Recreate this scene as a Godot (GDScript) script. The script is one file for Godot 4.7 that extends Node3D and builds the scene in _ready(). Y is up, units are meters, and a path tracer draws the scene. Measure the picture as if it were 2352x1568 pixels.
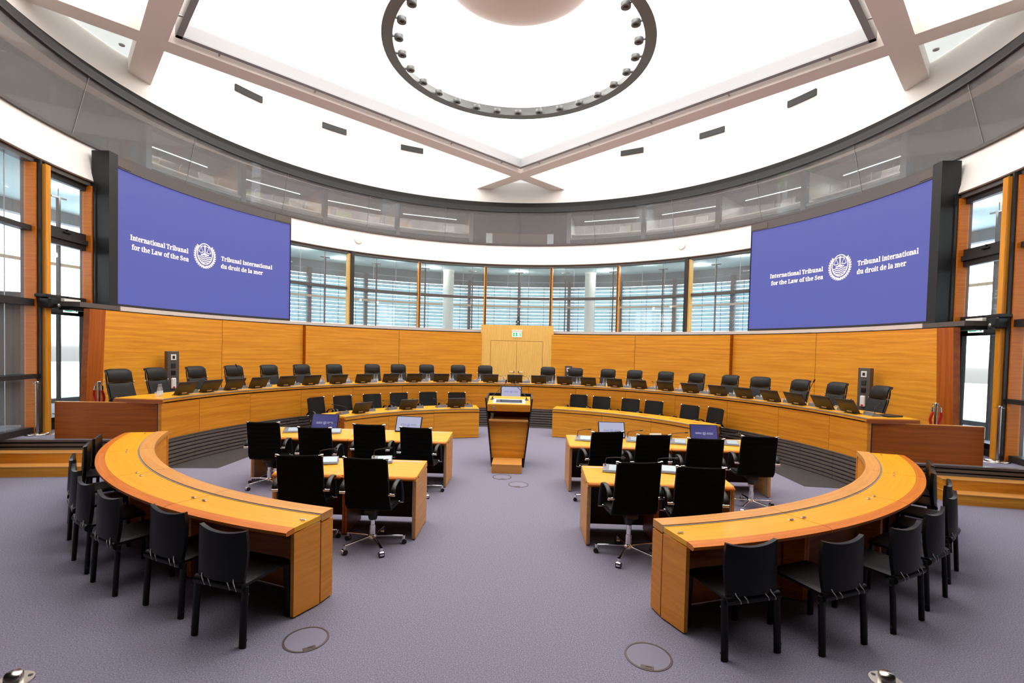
extends Node3D

const D := 0.508                       # height of the dais
const BZ := 1.83                       # centre of the judges' bench arc on the z axis
var M := {}
var rng := RandomNumberGenerator.new()


# ------------------------------------------------------------------ mesh builder
class MB:
	var v := PackedVector3Array()
	var n := PackedVector3Array()
	var t := PackedVector2Array()
	var off := Vector2.ZERO
	var swap := false                  # turns the grain by a quarter

	func tri(a: Vector3, b: Vector3, c: Vector3, na: Vector3, nb: Vector3, nc: Vector3, ua: Vector2, ub: Vector2, uc: Vector2) -> void:
		if (b - a).cross(c - a).dot(na + nb + nc) > 0.0:
			v.append_array([a, c, b]); n.append_array([na, nc, nb]); _uv(ua); _uv(uc); _uv(ub)
		else:
			v.append_array([a, b, c]); n.append_array([na, nb, nc]); _uv(ua); _uv(ub); _uv(uc)

	func _uv(u: Vector2) -> void:
		t.append((Vector2(u.y, u.x) if swap else u) + off)

	func quad(a: Vector3, b: Vector3, c: Vector3, d: Vector3, nn: Vector3, ua := Vector2.ZERO, ub := Vector2(1, 0), uc := Vector2(1, 1), ud := Vector2(0, 1)) -> void:
		tri(a, b, c, nn, nn, nn, ua, ub, uc)
		tri(a, c, d, nn, nn, nn, ua, uc, ud)

	func quadn(p: Array, nn: Array, u: Array) -> void:
		tri(p[0], p[1], p[2], nn[0], nn[1], nn[2], u[0], u[1], u[2])
		tri(p[0], p[2], p[3], nn[0], nn[2], nn[3], u[0], u[2], u[3])

	# a box with chamfered edges
	func box(lo: Vector3, hi: Vector3, b := 0.0, xf := Transform3D.IDENTITY) -> MB:
		var c := (lo + hi) / 2.0
		var h := (hi - lo) / 2.0
		b = minf(b, minf(h.x, minf(h.y, h.z)) * 0.98)
		for ax in 3:
			var i := (ax + 1) % 3
			var j := (ax + 2) % 3
			for s in [-1.0, 1.0]:
				var nn := Vector3.ZERO
				nn[ax] = s
				var p := []
				var u := []
				for q in [[-1, -1], [1, -1], [1, 1], [-1, 1]]:
					var w := c
					w[ax] += s * h[ax]
					w[i] += q[0] * (h[i] - b)
					w[j] += q[1] * (h[j] - b)
					p.append(xf * w)
					u.append(Vector2(w.z, w.y) if ax == 0 else Vector2(w.x, w.z) if ax == 1 else Vector2(w.x, w.y))
				quad(p[0], p[1], p[2], p[3], xf.basis * nn, u[0], u[1], u[2], u[3])
		if b > 0.0:
			for ax in 3:
				var i := (ax + 1) % 3
				var j := (ax + 2) % 3
				for si in [-1.0, 1.0]:
					for sj in [-1.0, 1.0]:
						var p := []
						for q in [[-1, 0], [1, 0], [1, 1], [-1, 1]]:
							var w := c
							w[ax] += q[0] * (h[ax] - b)
							w[i] += si * (h[i] - (b if q[1] == 1 else 0.0))
							w[j] += sj * (h[j] - (0.0 if q[1] == 1 else b))
							p.append(xf * w)
						var nn := Vector3.ZERO
						nn[i] = si; nn[j] = sj
						quad(p[0], p[1], p[2], p[3], (xf.basis * nn).normalized(), Vector2(0, 0), Vector2(2 * h[ax], 0), Vector2(2 * h[ax], b), Vector2(0, b))
			for sx in [-1.0, 1.0]:
				for sy in [-1.0, 1.0]:
					for sz in [-1.0, 1.0]:
						var s := Vector3(sx, sy, sz)
						var w := c + s * h
						var nn := (xf.basis * s).normalized()
						tri(xf * (w - Vector3(0, sy * b, sz * b)), xf * (w - Vector3(sx * b, 0, sz * b)), xf * (w - Vector3(sx * b, sy * b, 0)), nn, nn, nn, Vector2.ZERO, Vector2(b, 0), Vector2(0, b))
		return self

	# part of a ring round (0, cz): angles in degrees from -z towards +x; rd0/rd1 move the radii at the top
	func arc(cz: float, r0: float, r1: float, y0: float, y1: float, a0: float, a1: float, seg := 0, rd0 := 0.0, rd1 := 0.0) -> MB:
		if seg == 0:
			seg = maxi(1, ceili(absf(a1 - a0) / 3.0))
		for k in seg:
			var A0 := a0 + (a1 - a0) * k / seg
			var A1 := a0 + (a1 - a0) * (k + 1) / seg
			var e0 := Vector3(sin(deg_to_rad(A0)), 0, -cos(deg_to_rad(A0)))
			var e1 := Vector3(sin(deg_to_rad(A1)), 0, -cos(deg_to_rad(A1)))
			var o0 := Vector3(0, y0, cz)
			var o1 := Vector3(0, y1, cz)
			var u0 := deg_to_rad(A0 - a0) * r0
			var u1 := deg_to_rad(A1 - a0) * r0
			var si := Vector3(0, rd0 / (y1 - y0), 0)
			quadn([o0 + e0 * r0, o0 + e1 * r0, o1 + e1 * (r0 + rd0), o1 + e0 * (r0 + rd0)], [(si - e0).normalized(), (si - e1).normalized(), (si - e1).normalized(), (si - e0).normalized()], [Vector2(u0, y0), Vector2(u1, y0), Vector2(u1, y1), Vector2(u0, y1)])
			var so := Vector3(0, -rd1 / (y1 - y0), 0)
			quadn([o0 + e0 * r1, o0 + e1 * r1, o1 + e1 * (r1 + rd1), o1 + e0 * (r1 + rd1)], [(e0 + so).normalized(), (e1 + so).normalized(), (e1 + so).normalized(), (e0 + so).normalized()], [Vector2(u0, y0), Vector2(u1, y0), Vector2(u1, y1), Vector2(u0, y1)])
			quad(o1 + e0 * (r0 + rd0), o1 + e1 * (r0 + rd0), o1 + e1 * (r1 + rd1), o1 + e0 * (r1 + rd1), Vector3.UP, Vector2(u0, r0), Vector2(u1, r0), Vector2(u1, r1), Vector2(u0, r1))
			quad(o0 + e0 * r0, o0 + e1 * r0, o0 + e1 * r1, o0 + e0 * r1, Vector3.DOWN, Vector2(u0, r0), Vector2(u1, r0), Vector2(u1, r1), Vector2(u0, r1))
			if k == 0:
				quad(o0 + e0 * r0, o0 + e0 * r1, o1 + e0 * (r1 + rd1), o1 + e0 * (r0 + rd0), Vector3(-e0.z, 0, e0.x) * -signf(a1 - a0), Vector2(r0, y0), Vector2(r1, y0), Vector2(r1, y1), Vector2(r0, y1))
			if k == seg - 1:
				quad(o0 + e1 * r0, o0 + e1 * r1, o1 + e1 * (r1 + rd1), o1 + e1 * (r0 + rd0), Vector3(-e1.z, 0, e1.x) * signf(a1 - a0), Vector2(r0, y0), Vector2(r1, y0), Vector2(r1, y1), Vector2(r0, y1))
		return self

	# a profile of (radius, height) turned round the y axis of xf
	func lathe(prof: Array, seg := 16, xf := Transform3D.IDENTITY) -> MB:
		var sn := []
		for i in prof.size() - 1:
			var d: Vector2 = prof[i + 1] - prof[i]
			sn.append(Vector2(d.y, -d.x).normalized())
		for i in prof.size() - 1:
			var na: Vector2 = sn[i]
			var nb: Vector2 = sn[i]
			if i > 0 and sn[i - 1].dot(sn[i]) > 0.6: na = (sn[i] + sn[i - 1]).normalized()
			if i < sn.size() - 1 and sn[i + 1].dot(sn[i]) > 0.6: nb = (sn[i] + sn[i + 1]).normalized()
			var a: Vector2 = prof[i]
			var b: Vector2 = prof[i + 1]
			for k in seg:
				var e0 := Vector3(sin(TAU * k / seg), 0, cos(TAU * k / seg))
				var e1 := Vector3(sin(TAU * (k + 1) / seg), 0, cos(TAU * (k + 1) / seg))
				var P := [e0 * a.x + Vector3(0, a.y, 0), e1 * a.x + Vector3(0, a.y, 0), e1 * b.x + Vector3(0, b.y, 0), e0 * b.x + Vector3(0, b.y, 0)]
				var N := [e0 * na.x + Vector3(0, na.y, 0), e1 * na.x + Vector3(0, na.y, 0), e1 * nb.x + Vector3(0, nb.y, 0), e0 * nb.x + Vector3(0, nb.y, 0)]
				for q in 4:
					P[q] = xf * P[q]
					N[q] = (xf.basis * N[q]).normalized()
				var u := [Vector2(float(k) / seg, a.y), Vector2(float(k + 1) / seg, a.y), Vector2(float(k + 1) / seg, b.y), Vector2(float(k) / seg, b.y)]
				if a.x < 1e-6: tri(P[0], P[2], P[3], N[0], N[2], N[3], u[0], u[2], u[3])
				elif b.x < 1e-6: tri(P[0], P[1], P[2], N[0], N[1], N[2], u[0], u[1], u[2])
				else: quadn(P, N, u)
		return self

	func cyl(a: Vector3, b: Vector3, r: float, seg := 10, r2 := -1.0) -> MB:
		if r2 < 0.0: r2 = r
		var y := (b - a).normalized()
		var x := y.cross(Vector3.UP if absf(y.y) < 0.9 else Vector3.RIGHT).normalized()
		var h := a.distance_to(b)
		return lathe([Vector2(0, 0), Vector2(r, 0), Vector2(r2, h), Vector2(0, h)], seg, Transform3D(Basis(x, y, x.cross(y)), a))

	# a tube (or flat bar, with flat < 1 along side) along points
	func tube(p: Array, r: float, seg := 8, flat := 1.0, side := Vector3.ZERO) -> MB:
		var rings := []
		var nrm := []
		var up := side
		for i in p.size():
			var d: Vector3 = (p[mini(i + 1, p.size() - 1)] - p[maxi(i - 1, 0)]).normalized()
			if up == Vector3.ZERO: up = d.cross(Vector3(0.3, 0.9, 0.2)).normalized()
			var x := (up - d * up.dot(d)).normalized()
			if side == Vector3.ZERO: up = x
			var y := d.cross(x)
			var ring := []
			var nr := []
			for k in seg:
				var w := TAU * k / seg
				ring.append(p[i] + x * cos(w) * r + y * sin(w) * r * flat)
				nr.append((x * cos(w) * flat + y * sin(w)).normalized())
			rings.append(ring)
			nrm.append(nr)
		for i in p.size() - 1:
			for k in seg:
				var l := (k + 1) % seg
				quadn([rings[i][k], rings[i][l], rings[i + 1][l], rings[i + 1][k]], [nrm[i][k], nrm[i][l], nrm[i + 1][l], nrm[i + 1][k]], [Vector2(k * 0.1, i * 0.1), Vector2(k * 0.1 + 0.1, i * 0.1), Vector2(k * 0.1 + 0.1, i * 0.1 + 0.1), Vector2(k * 0.1, i * 0.1 + 0.1)])
		for e in [0, p.size() - 1]:
			var d: Vector3 = (p[0] - p[1]).normalized() if e == 0 else (p[e] - p[e - 1]).normalized()
			for k in seg:
				tri(p[e], rings[e][k], rings[e][(k + 1) % seg], d, d, d, Vector2.ZERO, Vector2(0.05, 0), Vector2(0.05, 0.05))
		return self

	# a padded sheet: f(u, v) is its middle, thick(u, v) half its thickness
	func sheet(f: Callable, thick: Callable, nu: int, nv: int) -> MB:
		var P := []
		var N := []
		var e := 0.01
		for i in nu + 1:
			var rp := []
			var rn := []
			for j in nv + 1:
				var u := float(i) / nu
				var w := float(j) / nv
				rp.append(f.call(u, w))
				var du: Vector3 = f.call(minf(u + e, 1.0), w) - f.call(maxf(u - e, 0.0), w)
				var dv: Vector3 = f.call(u, minf(w + e, 1.0)) - f.call(u, maxf(w - e, 0.0))
				rn.append(du.cross(dv).normalized())
			P.append(rp)
			N.append(rn)
		for s in [-1.0, 1.0]:
			var Q := []
			for i in nu + 1:
				var r := []
				for j in nv + 1:
					r.append(P[i][j] + N[i][j] * s * float(thick.call(float(i) / nu, float(j) / nv)))
				Q.append(r)
			var G := []
			for i in nu + 1:
				var r := []
				for j in nv + 1:
					var du: Vector3 = Q[mini(i + 1, nu)][j] - Q[maxi(i - 1, 0)][j]
					var dv: Vector3 = Q[i][mini(j + 1, nv)] - Q[i][maxi(j - 1, 0)]
					var g := du.cross(dv).normalized()
					if g.dot(N[i][j]) * s < 0.0: g = -g
					r.append(g)
				G.append(r)
			for i in nu:
				for j in nv:
					quadn([Q[i][j], Q[i + 1][j], Q[i + 1][j + 1], Q[i][j + 1]], [G[i][j], G[i + 1][j], G[i + 1][j + 1], G[i][j + 1]], [Vector2(i, j) * 0.05, Vector2(i + 1, j) * 0.05, Vector2(i + 1, j + 1) * 0.05, Vector2(i, j + 1) * 0.05])
		# rim
		var rim := []
		for j in nv: rim.append([Vector2i(0, j), Vector2i(0, j + 1)])
		for j in nv: rim.append([Vector2i(nu, j), Vector2i(nu, j + 1)])
		for i in nu: rim.append([Vector2i(i, 0), Vector2i(i + 1, 0)])
		for i in nu: rim.append([Vector2i(i, nv), Vector2i(i + 1, nv)])
		var mid: Vector3 = P[nu / 2][nv / 2]
		for q in rim:
			var a: Vector2i = q[0]
			var b: Vector2i = q[1]
			var ta: Vector3 = N[a.x][a.y] * float(thick.call(float(a.x) / nu, float(a.y) / nv))
			var tb: Vector3 = N[b.x][b.y] * float(thick.call(float(b.x) / nu, float(b.y) / nv))
			var pa: Vector3 = P[a.x][a.y]
			var pb: Vector3 = P[b.x][b.y]
			var out := (pb - pa).cross(N[a.x][a.y]).normalized()
			if out.dot(pa - mid) < 0.0: out = -out
			quad(pa - ta, pb - tb, pb + tb, pa + ta, out, Vector2.ZERO, Vector2(0.05, 0), Vector2(0.05, 0.05), Vector2(0, 0.05))
		return self

	# a polygon in the xz plane given thickness
	func prism(poly: PackedVector2Array, y0: float, y1: float, xf := Transform3D.IDENTITY) -> MB:
		var idx := Geometry2D.triangulate_polygon(poly)
		for k in range(0, idx.size(), 3):
			for s in 2:
				var y := y1 if s else y0
				var nn := xf.basis * (Vector3.UP if s else Vector3.DOWN)
				var p := []
				for q in 3: p.append(xf * Vector3(poly[idx[k + q]].x, y, poly[idx[k + q]].y))
				tri(p[0], p[1], p[2], nn, nn, nn, poly[idx[k]], poly[idx[k + 1]], poly[idx[k + 2]])
		var area := 0.0
		for k in poly.size():
			area += poly[k].cross(poly[(k + 1) % poly.size()])
		for k in poly.size():
			var a := poly[k]
			var b := poly[(k + 1) % poly.size()]
			var o := Vector2(b.y - a.y, a.x - b.x).normalized() * signf(area)
			var L := a.distance_to(b)
			quad(xf * Vector3(a.x, y0, a.y), xf * Vector3(b.x, y0, b.y), xf * Vector3(b.x, y1, b.y), xf * Vector3(a.x, y1, a.y), xf.basis * Vector3(o.x, 0, o.y), Vector2(0, y0), Vector2(L, y0), Vector2(L, y1), Vector2(0, y1))
		return self

	func transform_all(xf: Transform3D) -> MB:
		for k in v.size():
			v[k] = xf * v[k]
			n[k] = (xf.basis * n[k]).normalized()
		return self

	func mesh() -> ArrayMesh:
		var a := []
		a.resize(Mesh.ARRAY_MAX)
		a[Mesh.ARRAY_VERTEX] = v
		a[Mesh.ARRAY_NORMAL] = n
		a[Mesh.ARRAY_TEX_UV] = t
		var m := ArrayMesh.new()
		m.add_surface_from_arrays(Mesh.PRIMITIVE_TRIANGLES, a)
		return m


# ------------------------------------------------------------------ nodes
func mb(off := Vector2.ZERO) -> MB:
	var b := MB.new()
	b.off = off
	return b

func roff() -> Vector2:
	return Vector2(rng.randf() * 7.0, rng.randf() * 5.0)

func part(called: String, shape, mat: Material, parent: Node, xf := Transform3D.IDENTITY) -> MeshInstance3D:
	var o := MeshInstance3D.new()
	o.name = called
	o.mesh = shape.mesh() if shape is MB else shape
	o.material_override = mat
	o.transform = xf
	parent.add_child(o, true)
	return o

var counts := {}
func numbered(called: String) -> String:
	counts[called] = counts.get(called, -1) + 1
	return called if counts[called] == 0 else "%s_%03d" % [called, counts[called]]

func thing(called: String, label: String, category: String, at := Vector3.ZERO, yaw := 0.0, group := "") -> Node3D:
	var o := Node3D.new()
	o.name = numbered(called)
	add_child(o, true)
	o.position = at
	o.rotation.y = yaw
	meta(o, label, category, group)
	return o

func meta(o: Node, label: String, category: String, group := "") -> void:
	o.set_meta("label", label)
	o.set_meta("category", category)
	if group != "": o.set_meta("group", group)

func struct(called: String, label: String, category := "") -> Node3D:
	var o := Node3D.new()
	o.name = called
	add_child(o, true)
	o.set_meta("kind", "structure")
	o.set_meta("label", label)
	o.set_meta("category", category if category != "" else called.split("_")[0])
	return o

var fresh := {}
func copy(src: Node3D, label: String, at: Vector3, yaw: float, group := "") -> Node3D:
	var base: String = src.get_meta("base_name", src.name)
	var r: Node3D = src
	if fresh.has(src):
		r = src.duplicate()
		r.name = numbered(base)
		add_child(r, true)
	fresh[src] = true
	r.position = at
	r.rotation = Vector3(0, yaw, 0)
	meta(r, label, src.get_meta("category"), group)
	return r

const ONES := ["", "first", "second", "third", "fourth", "fifth", "sixth", "seventh", "eighth", "ninth", "tenth", "eleventh", "twelfth", "thirteenth", "fourteenth", "fifteenth", "sixteenth", "seventeenth", "eighteenth", "nineteenth"]
func nth(n: int) -> String:
	if n < 20: return ONES[n]
	if n == 20: return "twentieth"
	if n < 30: return "twenty-" + ONES[n - 20]
	return "thirtieth"

func pol(phi: float, r: float, y := 0.0, cz := 0.0) -> Vector3:
	return Vector3(r * sin(deg_to_rad(phi)), y, cz - r * cos(deg_to_rad(phi)))

# a frame standing on the ring: x along increasing phi, z towards the middle of the room
func at_phi(phi: float, r: float, y := 0.0, cz := 0.0) -> Transform3D:
	return Transform3D(Basis(Vector3.UP, deg_to_rad(-phi)), pol(phi, r, y, cz))


# ------------------------------------------------------------------ materials
func plain(c: Color, rough := 0.6, metal := 0.0) -> StandardMaterial3D:
	var m := StandardMaterial3D.new()
	m.albedo_color = c
	m.roughness = rough
	m.metallic = metal
	return m

func c8(r: int, g: int, b: int) -> Color:
	return Color8(r, g, b)

func wood_image(dark: Color, mid: Color, light: Color, sd: int, bands: float, pores: float) -> Image:
	var w := 512
	var h := 512
	var big := FastNoiseLite.new(); big.seed = sd; big.frequency = 0.011; big.fractal_octaves = 3
	var fine := FastNoiseLite.new(); fine.seed = sd + 7; fine.frequency = 0.09; fine.fractal_octaves = 2
	var warp := FastNoiseLite.new(); warp.seed = sd + 13; warp.frequency = 0.012
	var data := PackedByteArray()
	data.resize(w * h * 3)
	for y in h:
		for x in w:
			# two noise fields are cross-faded so that the picture repeats without a seam
			var wx := clampf((x - 384.0) / 128.0, 0.0, 1.0)
			var wy := clampf((y - 384.0) / 128.0, 0.0, 1.0)
			var s := 0.0
			for q in 4:
				var fx := wx if q & 1 else 1.0 - wx
				var fy := wy if q & 2 else 1.0 - wy
				if fx * fy == 0.0: continue
				var X := float(x - (512 if q & 1 else 0))
				var Y := float(y - (512 if q & 2 else 0))
				var yy := Y + 14.0 * warp.get_noise_2d(X * 0.35, Y)
				s += fx * fy * (bands * big.get_noise_2d(X * 0.16, yy * 3.0) + pores * fine.get_noise_2d(X * 0.09, yy * 3.2))
			s = clampf(0.5 + s, 0.0, 1.0)
			var c := dark.lerp(mid, s * 2.0) if s < 0.5 else mid.lerp(light, s * 2.0 - 1.0)
			var o := (y * w + x) * 3
			data[o] = c.r8; data[o + 1] = c.g8; data[o + 2] = c.b8
	return Image.create_from_data(w, h, false, Image.FORMAT_RGB8, data)

func wood(dark: Color, mid: Color, light: Color, sd: int, bands := 0.8, pores := 0.35, tile := Vector2(2.6, 1.3), rough := 0.42) -> StandardMaterial3D:
	var m := plain(Color.WHITE, rough)
	m.albedo_texture = ImageTexture.create_from_image(wood_image(dark, mid, light, sd, bands, pores))
	m.uv1_scale = Vector3(1.0 / tile.x, 1.0 / tile.y, 1)
	m.metallic_specular = 0.4
	return m

func speckle(base: Color, amount: float, sd: int, freq: float) -> ImageTexture:
	var nz := FastNoiseLite.new(); nz.seed = sd; nz.frequency = freq; nz.fractal_octaves = 2
	var im := nz.get_seamless_image(512, 512, false, false, 0.15)
	var data := im.get_data()
	var out := PackedByteArray()
	out.resize(512 * 512 * 3)
	for k in 512 * 512:
		var s := 1.0 + amount * (data[k] / 127.5 - 1.0)
		out[k * 3] = clampi(int(base.r8 * s), 0, 255)
		out[k * 3 + 1] = clampi(int(base.g8 * s), 0, 255)
		out[k * 3 + 2] = clampi(int(base.b8 * s), 0, 255)
	return ImageTexture.create_from_image(Image.create_from_data(512, 512, false, Image.FORMAT_RGB8, out))

func glow(c: Color, energy: float) -> StandardMaterial3D:
	var m := plain(c, 0.6)
	m.emission_enabled = true
	m.emission = c
	m.emission_energy_multiplier = energy
	return m

func pane_mat(alpha: float, c := Color.WHITE) -> StandardMaterial3D:
	var m := plain(Color(c.r, c.g, c.b, alpha), 0.02)
	m.transparency = BaseMaterial3D.TRANSPARENCY_ALPHA
	return m

func materials() -> void:
	M.wood = wood(c8(198, 122, 26), c8(218, 145, 38), c8(232, 162, 54), 3, 0.6, 0.3)                        # orange veneer of the wall
	M.bench = wood(c8(184, 110, 22), c8(206, 131, 30), c8(222, 150, 46), 61, 0.6, 0.3)                      # veneer of the bench and lectern
	M.top = wood(c8(230, 150, 18), c8(232, 164, 26), c8(240, 176, 42), 11, 0.5, 0.25, Vector2(2.0, 1.0), 0.34)  # lacquered worktops
	M.pale = wood(c8(196, 132, 62), c8(208, 146, 74), c8(220, 160, 88), 21, 0.5, 0.35, Vector2(2.0, 1.0))     # light panels
	M.maple = wood(c8(204, 126, 34), c8(218, 140, 44), c8(228, 152, 56), 71, 0.5, 0.35, Vector2(2.0, 1.0))    # panels of the curved tables
	M.edge = wood(c8(186, 96, 18), c8(206, 114, 26), c8(218, 130, 38), 31, 0.5, 0.4, Vector2(1.6, 0.8), 0.35) # darker edge bands
	M.oak = wood(c8(216, 166, 84), c8(232, 184, 98), c8(242, 202, 120), 41, 0.5, 0.5, Vector2(1.0, 0.5))      # door wood
	M.deep = wood(c8(140, 66, 9), c8(160, 80, 13), c8(176, 94, 22), 51, 0.6, 0.3)                             # wings and dark panels
	M.carpet = plain(Color.WHITE, 0.95)
	M.carpet.albedo_texture = speckle(c8(130, 127, 144), 0.2, 5, 0.09)
	M.carpet.uv1_scale = Vector3(1.6, 1.6, 1)
	M.carpet.heightmap_enabled = false
	M.carpet.metallic_specular = 0.1
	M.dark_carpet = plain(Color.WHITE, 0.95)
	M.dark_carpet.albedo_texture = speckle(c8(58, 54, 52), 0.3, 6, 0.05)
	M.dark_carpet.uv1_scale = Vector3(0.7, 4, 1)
	M.hall_carpet = plain(c8(120, 128, 142), 0.95)
	M.white = plain(c8(244, 240, 236), 0.8)
	M.beam = plain(c8(250, 240, 234), 0.85)
	M.white_metal = plain(c8(230, 226, 220), 0.5)
	M.ledge = plain(c8(206, 198, 192), 0.5)
	M.bluish = plain(c8(226, 240, 240), 0.6)
	M.black = plain(c8(14, 14, 15), 0.5)
	M.frame = plain(c8(34, 32, 32), 0.5)
	M.rail = plain(c8(84, 78, 76), 0.45)
	M.slat = plain(c8(112, 104, 96), 0.4, 0.35)
	M.alu = plain(c8(170, 168, 168), 0.35, 0.6)
	M.grey = plain(c8(150, 150, 152), 0.5)
	M.ring = plain(c8(120, 122, 122), 0.4, 0.5)
	M.steel = plain(c8(205, 200, 192), 0.22, 1.0)
	M.chrome = plain(c8(235, 235, 235), 0.08, 1.0)
	M.leather = plain(c8(22, 21, 20), 0.45)
	M.leather.metallic_specular = 0.35
	M.seat_leather = plain(c8(9, 9, 9), 0.42)
	M.seat_leather.metallic_specular = 0.35
	M.mesh_cloth = plain(c8(20, 20, 18), 0.9)
	M.mesh_cloth.metallic_specular = 0.15
	M.plastic = plain(c8(13, 13, 13), 0.4)
	M.lid = plain(c8(34, 26, 22), 0.35)
	M.tan = plain(c8(206, 170, 130), 0.5)
	M.emblem_line = plain(c8(78, 66, 60), 0.4)
	M.glass = pane_mat(0.06)
	M.clear = pane_mat(0.12)
	M.smoke = pane_mat(0.1)
	M.smoke.metallic_specular = 0.3
	M.glass.metallic_specular = 0.4
	M.bottle_label = plain(c8(190, 210, 226), 0.6)
	M.console = plain(c8(120, 120, 124), 0.4, 0.3)
	M.paper = plain(c8(240, 240, 240), 0.7)
	M.lace = plain(c8(225, 222, 214), 0.6)
	M.red = plain(c8(205, 40, 32), 0.8)
	M.blind = plain(c8(168, 206, 212), 0.5)
	M.blind.backlight_enabled = true
	M.blind.backlight = Color(0.5, 0.5, 0.5)
	M.hall_ceiling = plain(c8(190, 214, 210), 0.8)
	M.hall_dark = plain(c8(58, 78, 82), 0.5)
	M.column = plain(c8(236, 240, 228), 0.7)
	M.booth = plain(c8(50, 57, 62), 0.6)
	M.booth_sill = plain(c8(116, 124, 126), 0.5)
	M.booth_post = plain(c8(104, 112, 116), 0.5)
	M.booth_wall = plain(c8(226, 230, 222), 0.7)
	M.gallery_dark = plain(c8(22, 21, 20), 0.8)
	M.gallery_grey = plain(c8(52, 51, 50), 0.8)
	M.rear_wall = plain(c8(58, 44, 34), 0.7)
	M.brown = plain(c8(92, 70, 52), 0.6)
	M.booth_wood = plain(c8(170, 120, 60), 0.6)
	M.green = plain(c8(120, 140, 40), 0.7)
	M.pillar = plain(c8(92, 84, 78), 0.4, 0.2)
	M.screen_blue = plain(c8(20, 20, 40), 0.5)
	M.screen_blue.emission_enabled = true
	M.screen_blue.emission = c8(84, 90, 168)
	M.screen_blue.emission_energy_multiplier = 0.9
	M.lettering = glow(c8(244, 228, 196), 0.85)
	M.ceil = glow(c8(255, 253, 250), 1.12)
	M.corner = glow(c8(206, 212, 210), 0.86)  # emission stands in for light falling on the corner ceiling panels
	M.tube = glow(c8(244, 255, 250), 2.0)
	M.exit_green = glow(c8(20, 160, 100), 0.9)
	M.exit_white = glow(c8(245, 255, 250), 1.0)
	M.downlight = glow(c8(255, 252, 245), 1.6)
	M.display_pale = plain(c8(30, 30, 36), 0.2)
	M.display_pale.emission_enabled = true
	M.display_pale.emission = c8(176, 176, 204)
	M.display_pale.emission_energy_multiplier = 0.85
	M.display_blue = plain(c8(16, 16, 30), 0.15)
	M.display_blue.emission_enabled = true
	M.display_blue.emission = c8(62, 60, 120)
	M.display_blue.emission_energy_multiplier = 0.8
	M.display_dark = plain(c8(34, 38, 44), 0.1)
	M.display_line = plain(c8(120, 120, 160), 0.5)
	M.carpet_plain = plain(c8(130, 126, 144), 0.95)
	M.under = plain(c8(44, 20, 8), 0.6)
	M.bark = plain(c8(90, 76, 62), 0.9)
	M.leaf = plain(c8(150, 186, 120), 0.7)
	M.leaf.backlight_enabled = true
	M.leaf.backlight = c8(120, 150, 80)
	M.facade = plain(c8(226, 230, 230), 0.8)


# ------------------------------------------------------------------ main
func _ready() -> void:
	rng.seed = 7
	var cam := Camera3D.new()
	cam.name = "camera"
	cam.position = Vector3(0.2407, 2.223, 10.0056)
	cam.rotation = Vector3(-0.027388, 0.028639, 0.023478)
	cam.projection = Camera3D.PROJECTION_FRUSTUM
	cam.near = 0.05
	cam.far = 200.0
	cam.size = 0.05 * 1568.0 / 1115.81                  # vertical extent of the frame at the near plane
	cam.frustum_offset = Vector2(0.05 * 7.2835 / 1115.81, 0.05 * 48.128 / 1115.81)
	add_child(cam)
	cam.current = true
	var env := Environment.new()
	env.background_mode = Environment.BG_SKY
	var sm := ProceduralSkyMaterial.new()
	sm.sky_top_color = Color(0.86, 0.93, 1.0)
	sm.sky_horizon_color = Color(0.96, 0.98, 1.0)
	sm.ground_bottom_color = Color(0.62, 0.64, 0.64)
	sm.ground_horizon_color = Color(0.8, 0.82, 0.82)
	sm.sky_energy_multiplier = 2.2
	sm.ground_energy_multiplier = 1.2
	env.sky = Sky.new()
	env.sky.sky_material = sm
	env.tonemap_mode = Environment.TONE_MAPPER_LINEAR
	env.tonemap_exposure = 1.17
	env.sdfgi_enabled = true
	env.ssao_enabled = true
	env.ssil_enabled = true
	var we := WorldEnvironment.new()
	we.name = "environment"
	we.environment = env
	add_child(we)
	materials()
	build_ceiling_lights()
	build_shell()
	build_hall()
	build_gallery()
	build_ceiling()
	build_wall_wood()
	build_screens()
	build_bench()
	build_bench_things()
	build_registry()
	build_mid_desks()
	build_near_desks()
	build_lectern()
	build_small()


# ------------------------------------------------------------------ the drum of the room
func area_light(parent: Node, at: Vector3, size: Vector2, energy: float, yaw := 0.0) -> void:
	var l := AreaLight3D.new()
	l.name = "panel_light"
	l.area_size = size
	l.area_normalize_energy = true
	l.light_energy = energy
	l.light_color = Color(1.0, 0.985, 0.965)
	l.area_range = 40.0
	l.area_attenuation = 2.0
	l.shadow_enabled = true
	l.transform = Transform3D(Basis(Vector3.UP, yaw) * Basis(Vector3.RIGHT, -PI / 2), at)
	parent.add_child(l, true)

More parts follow.
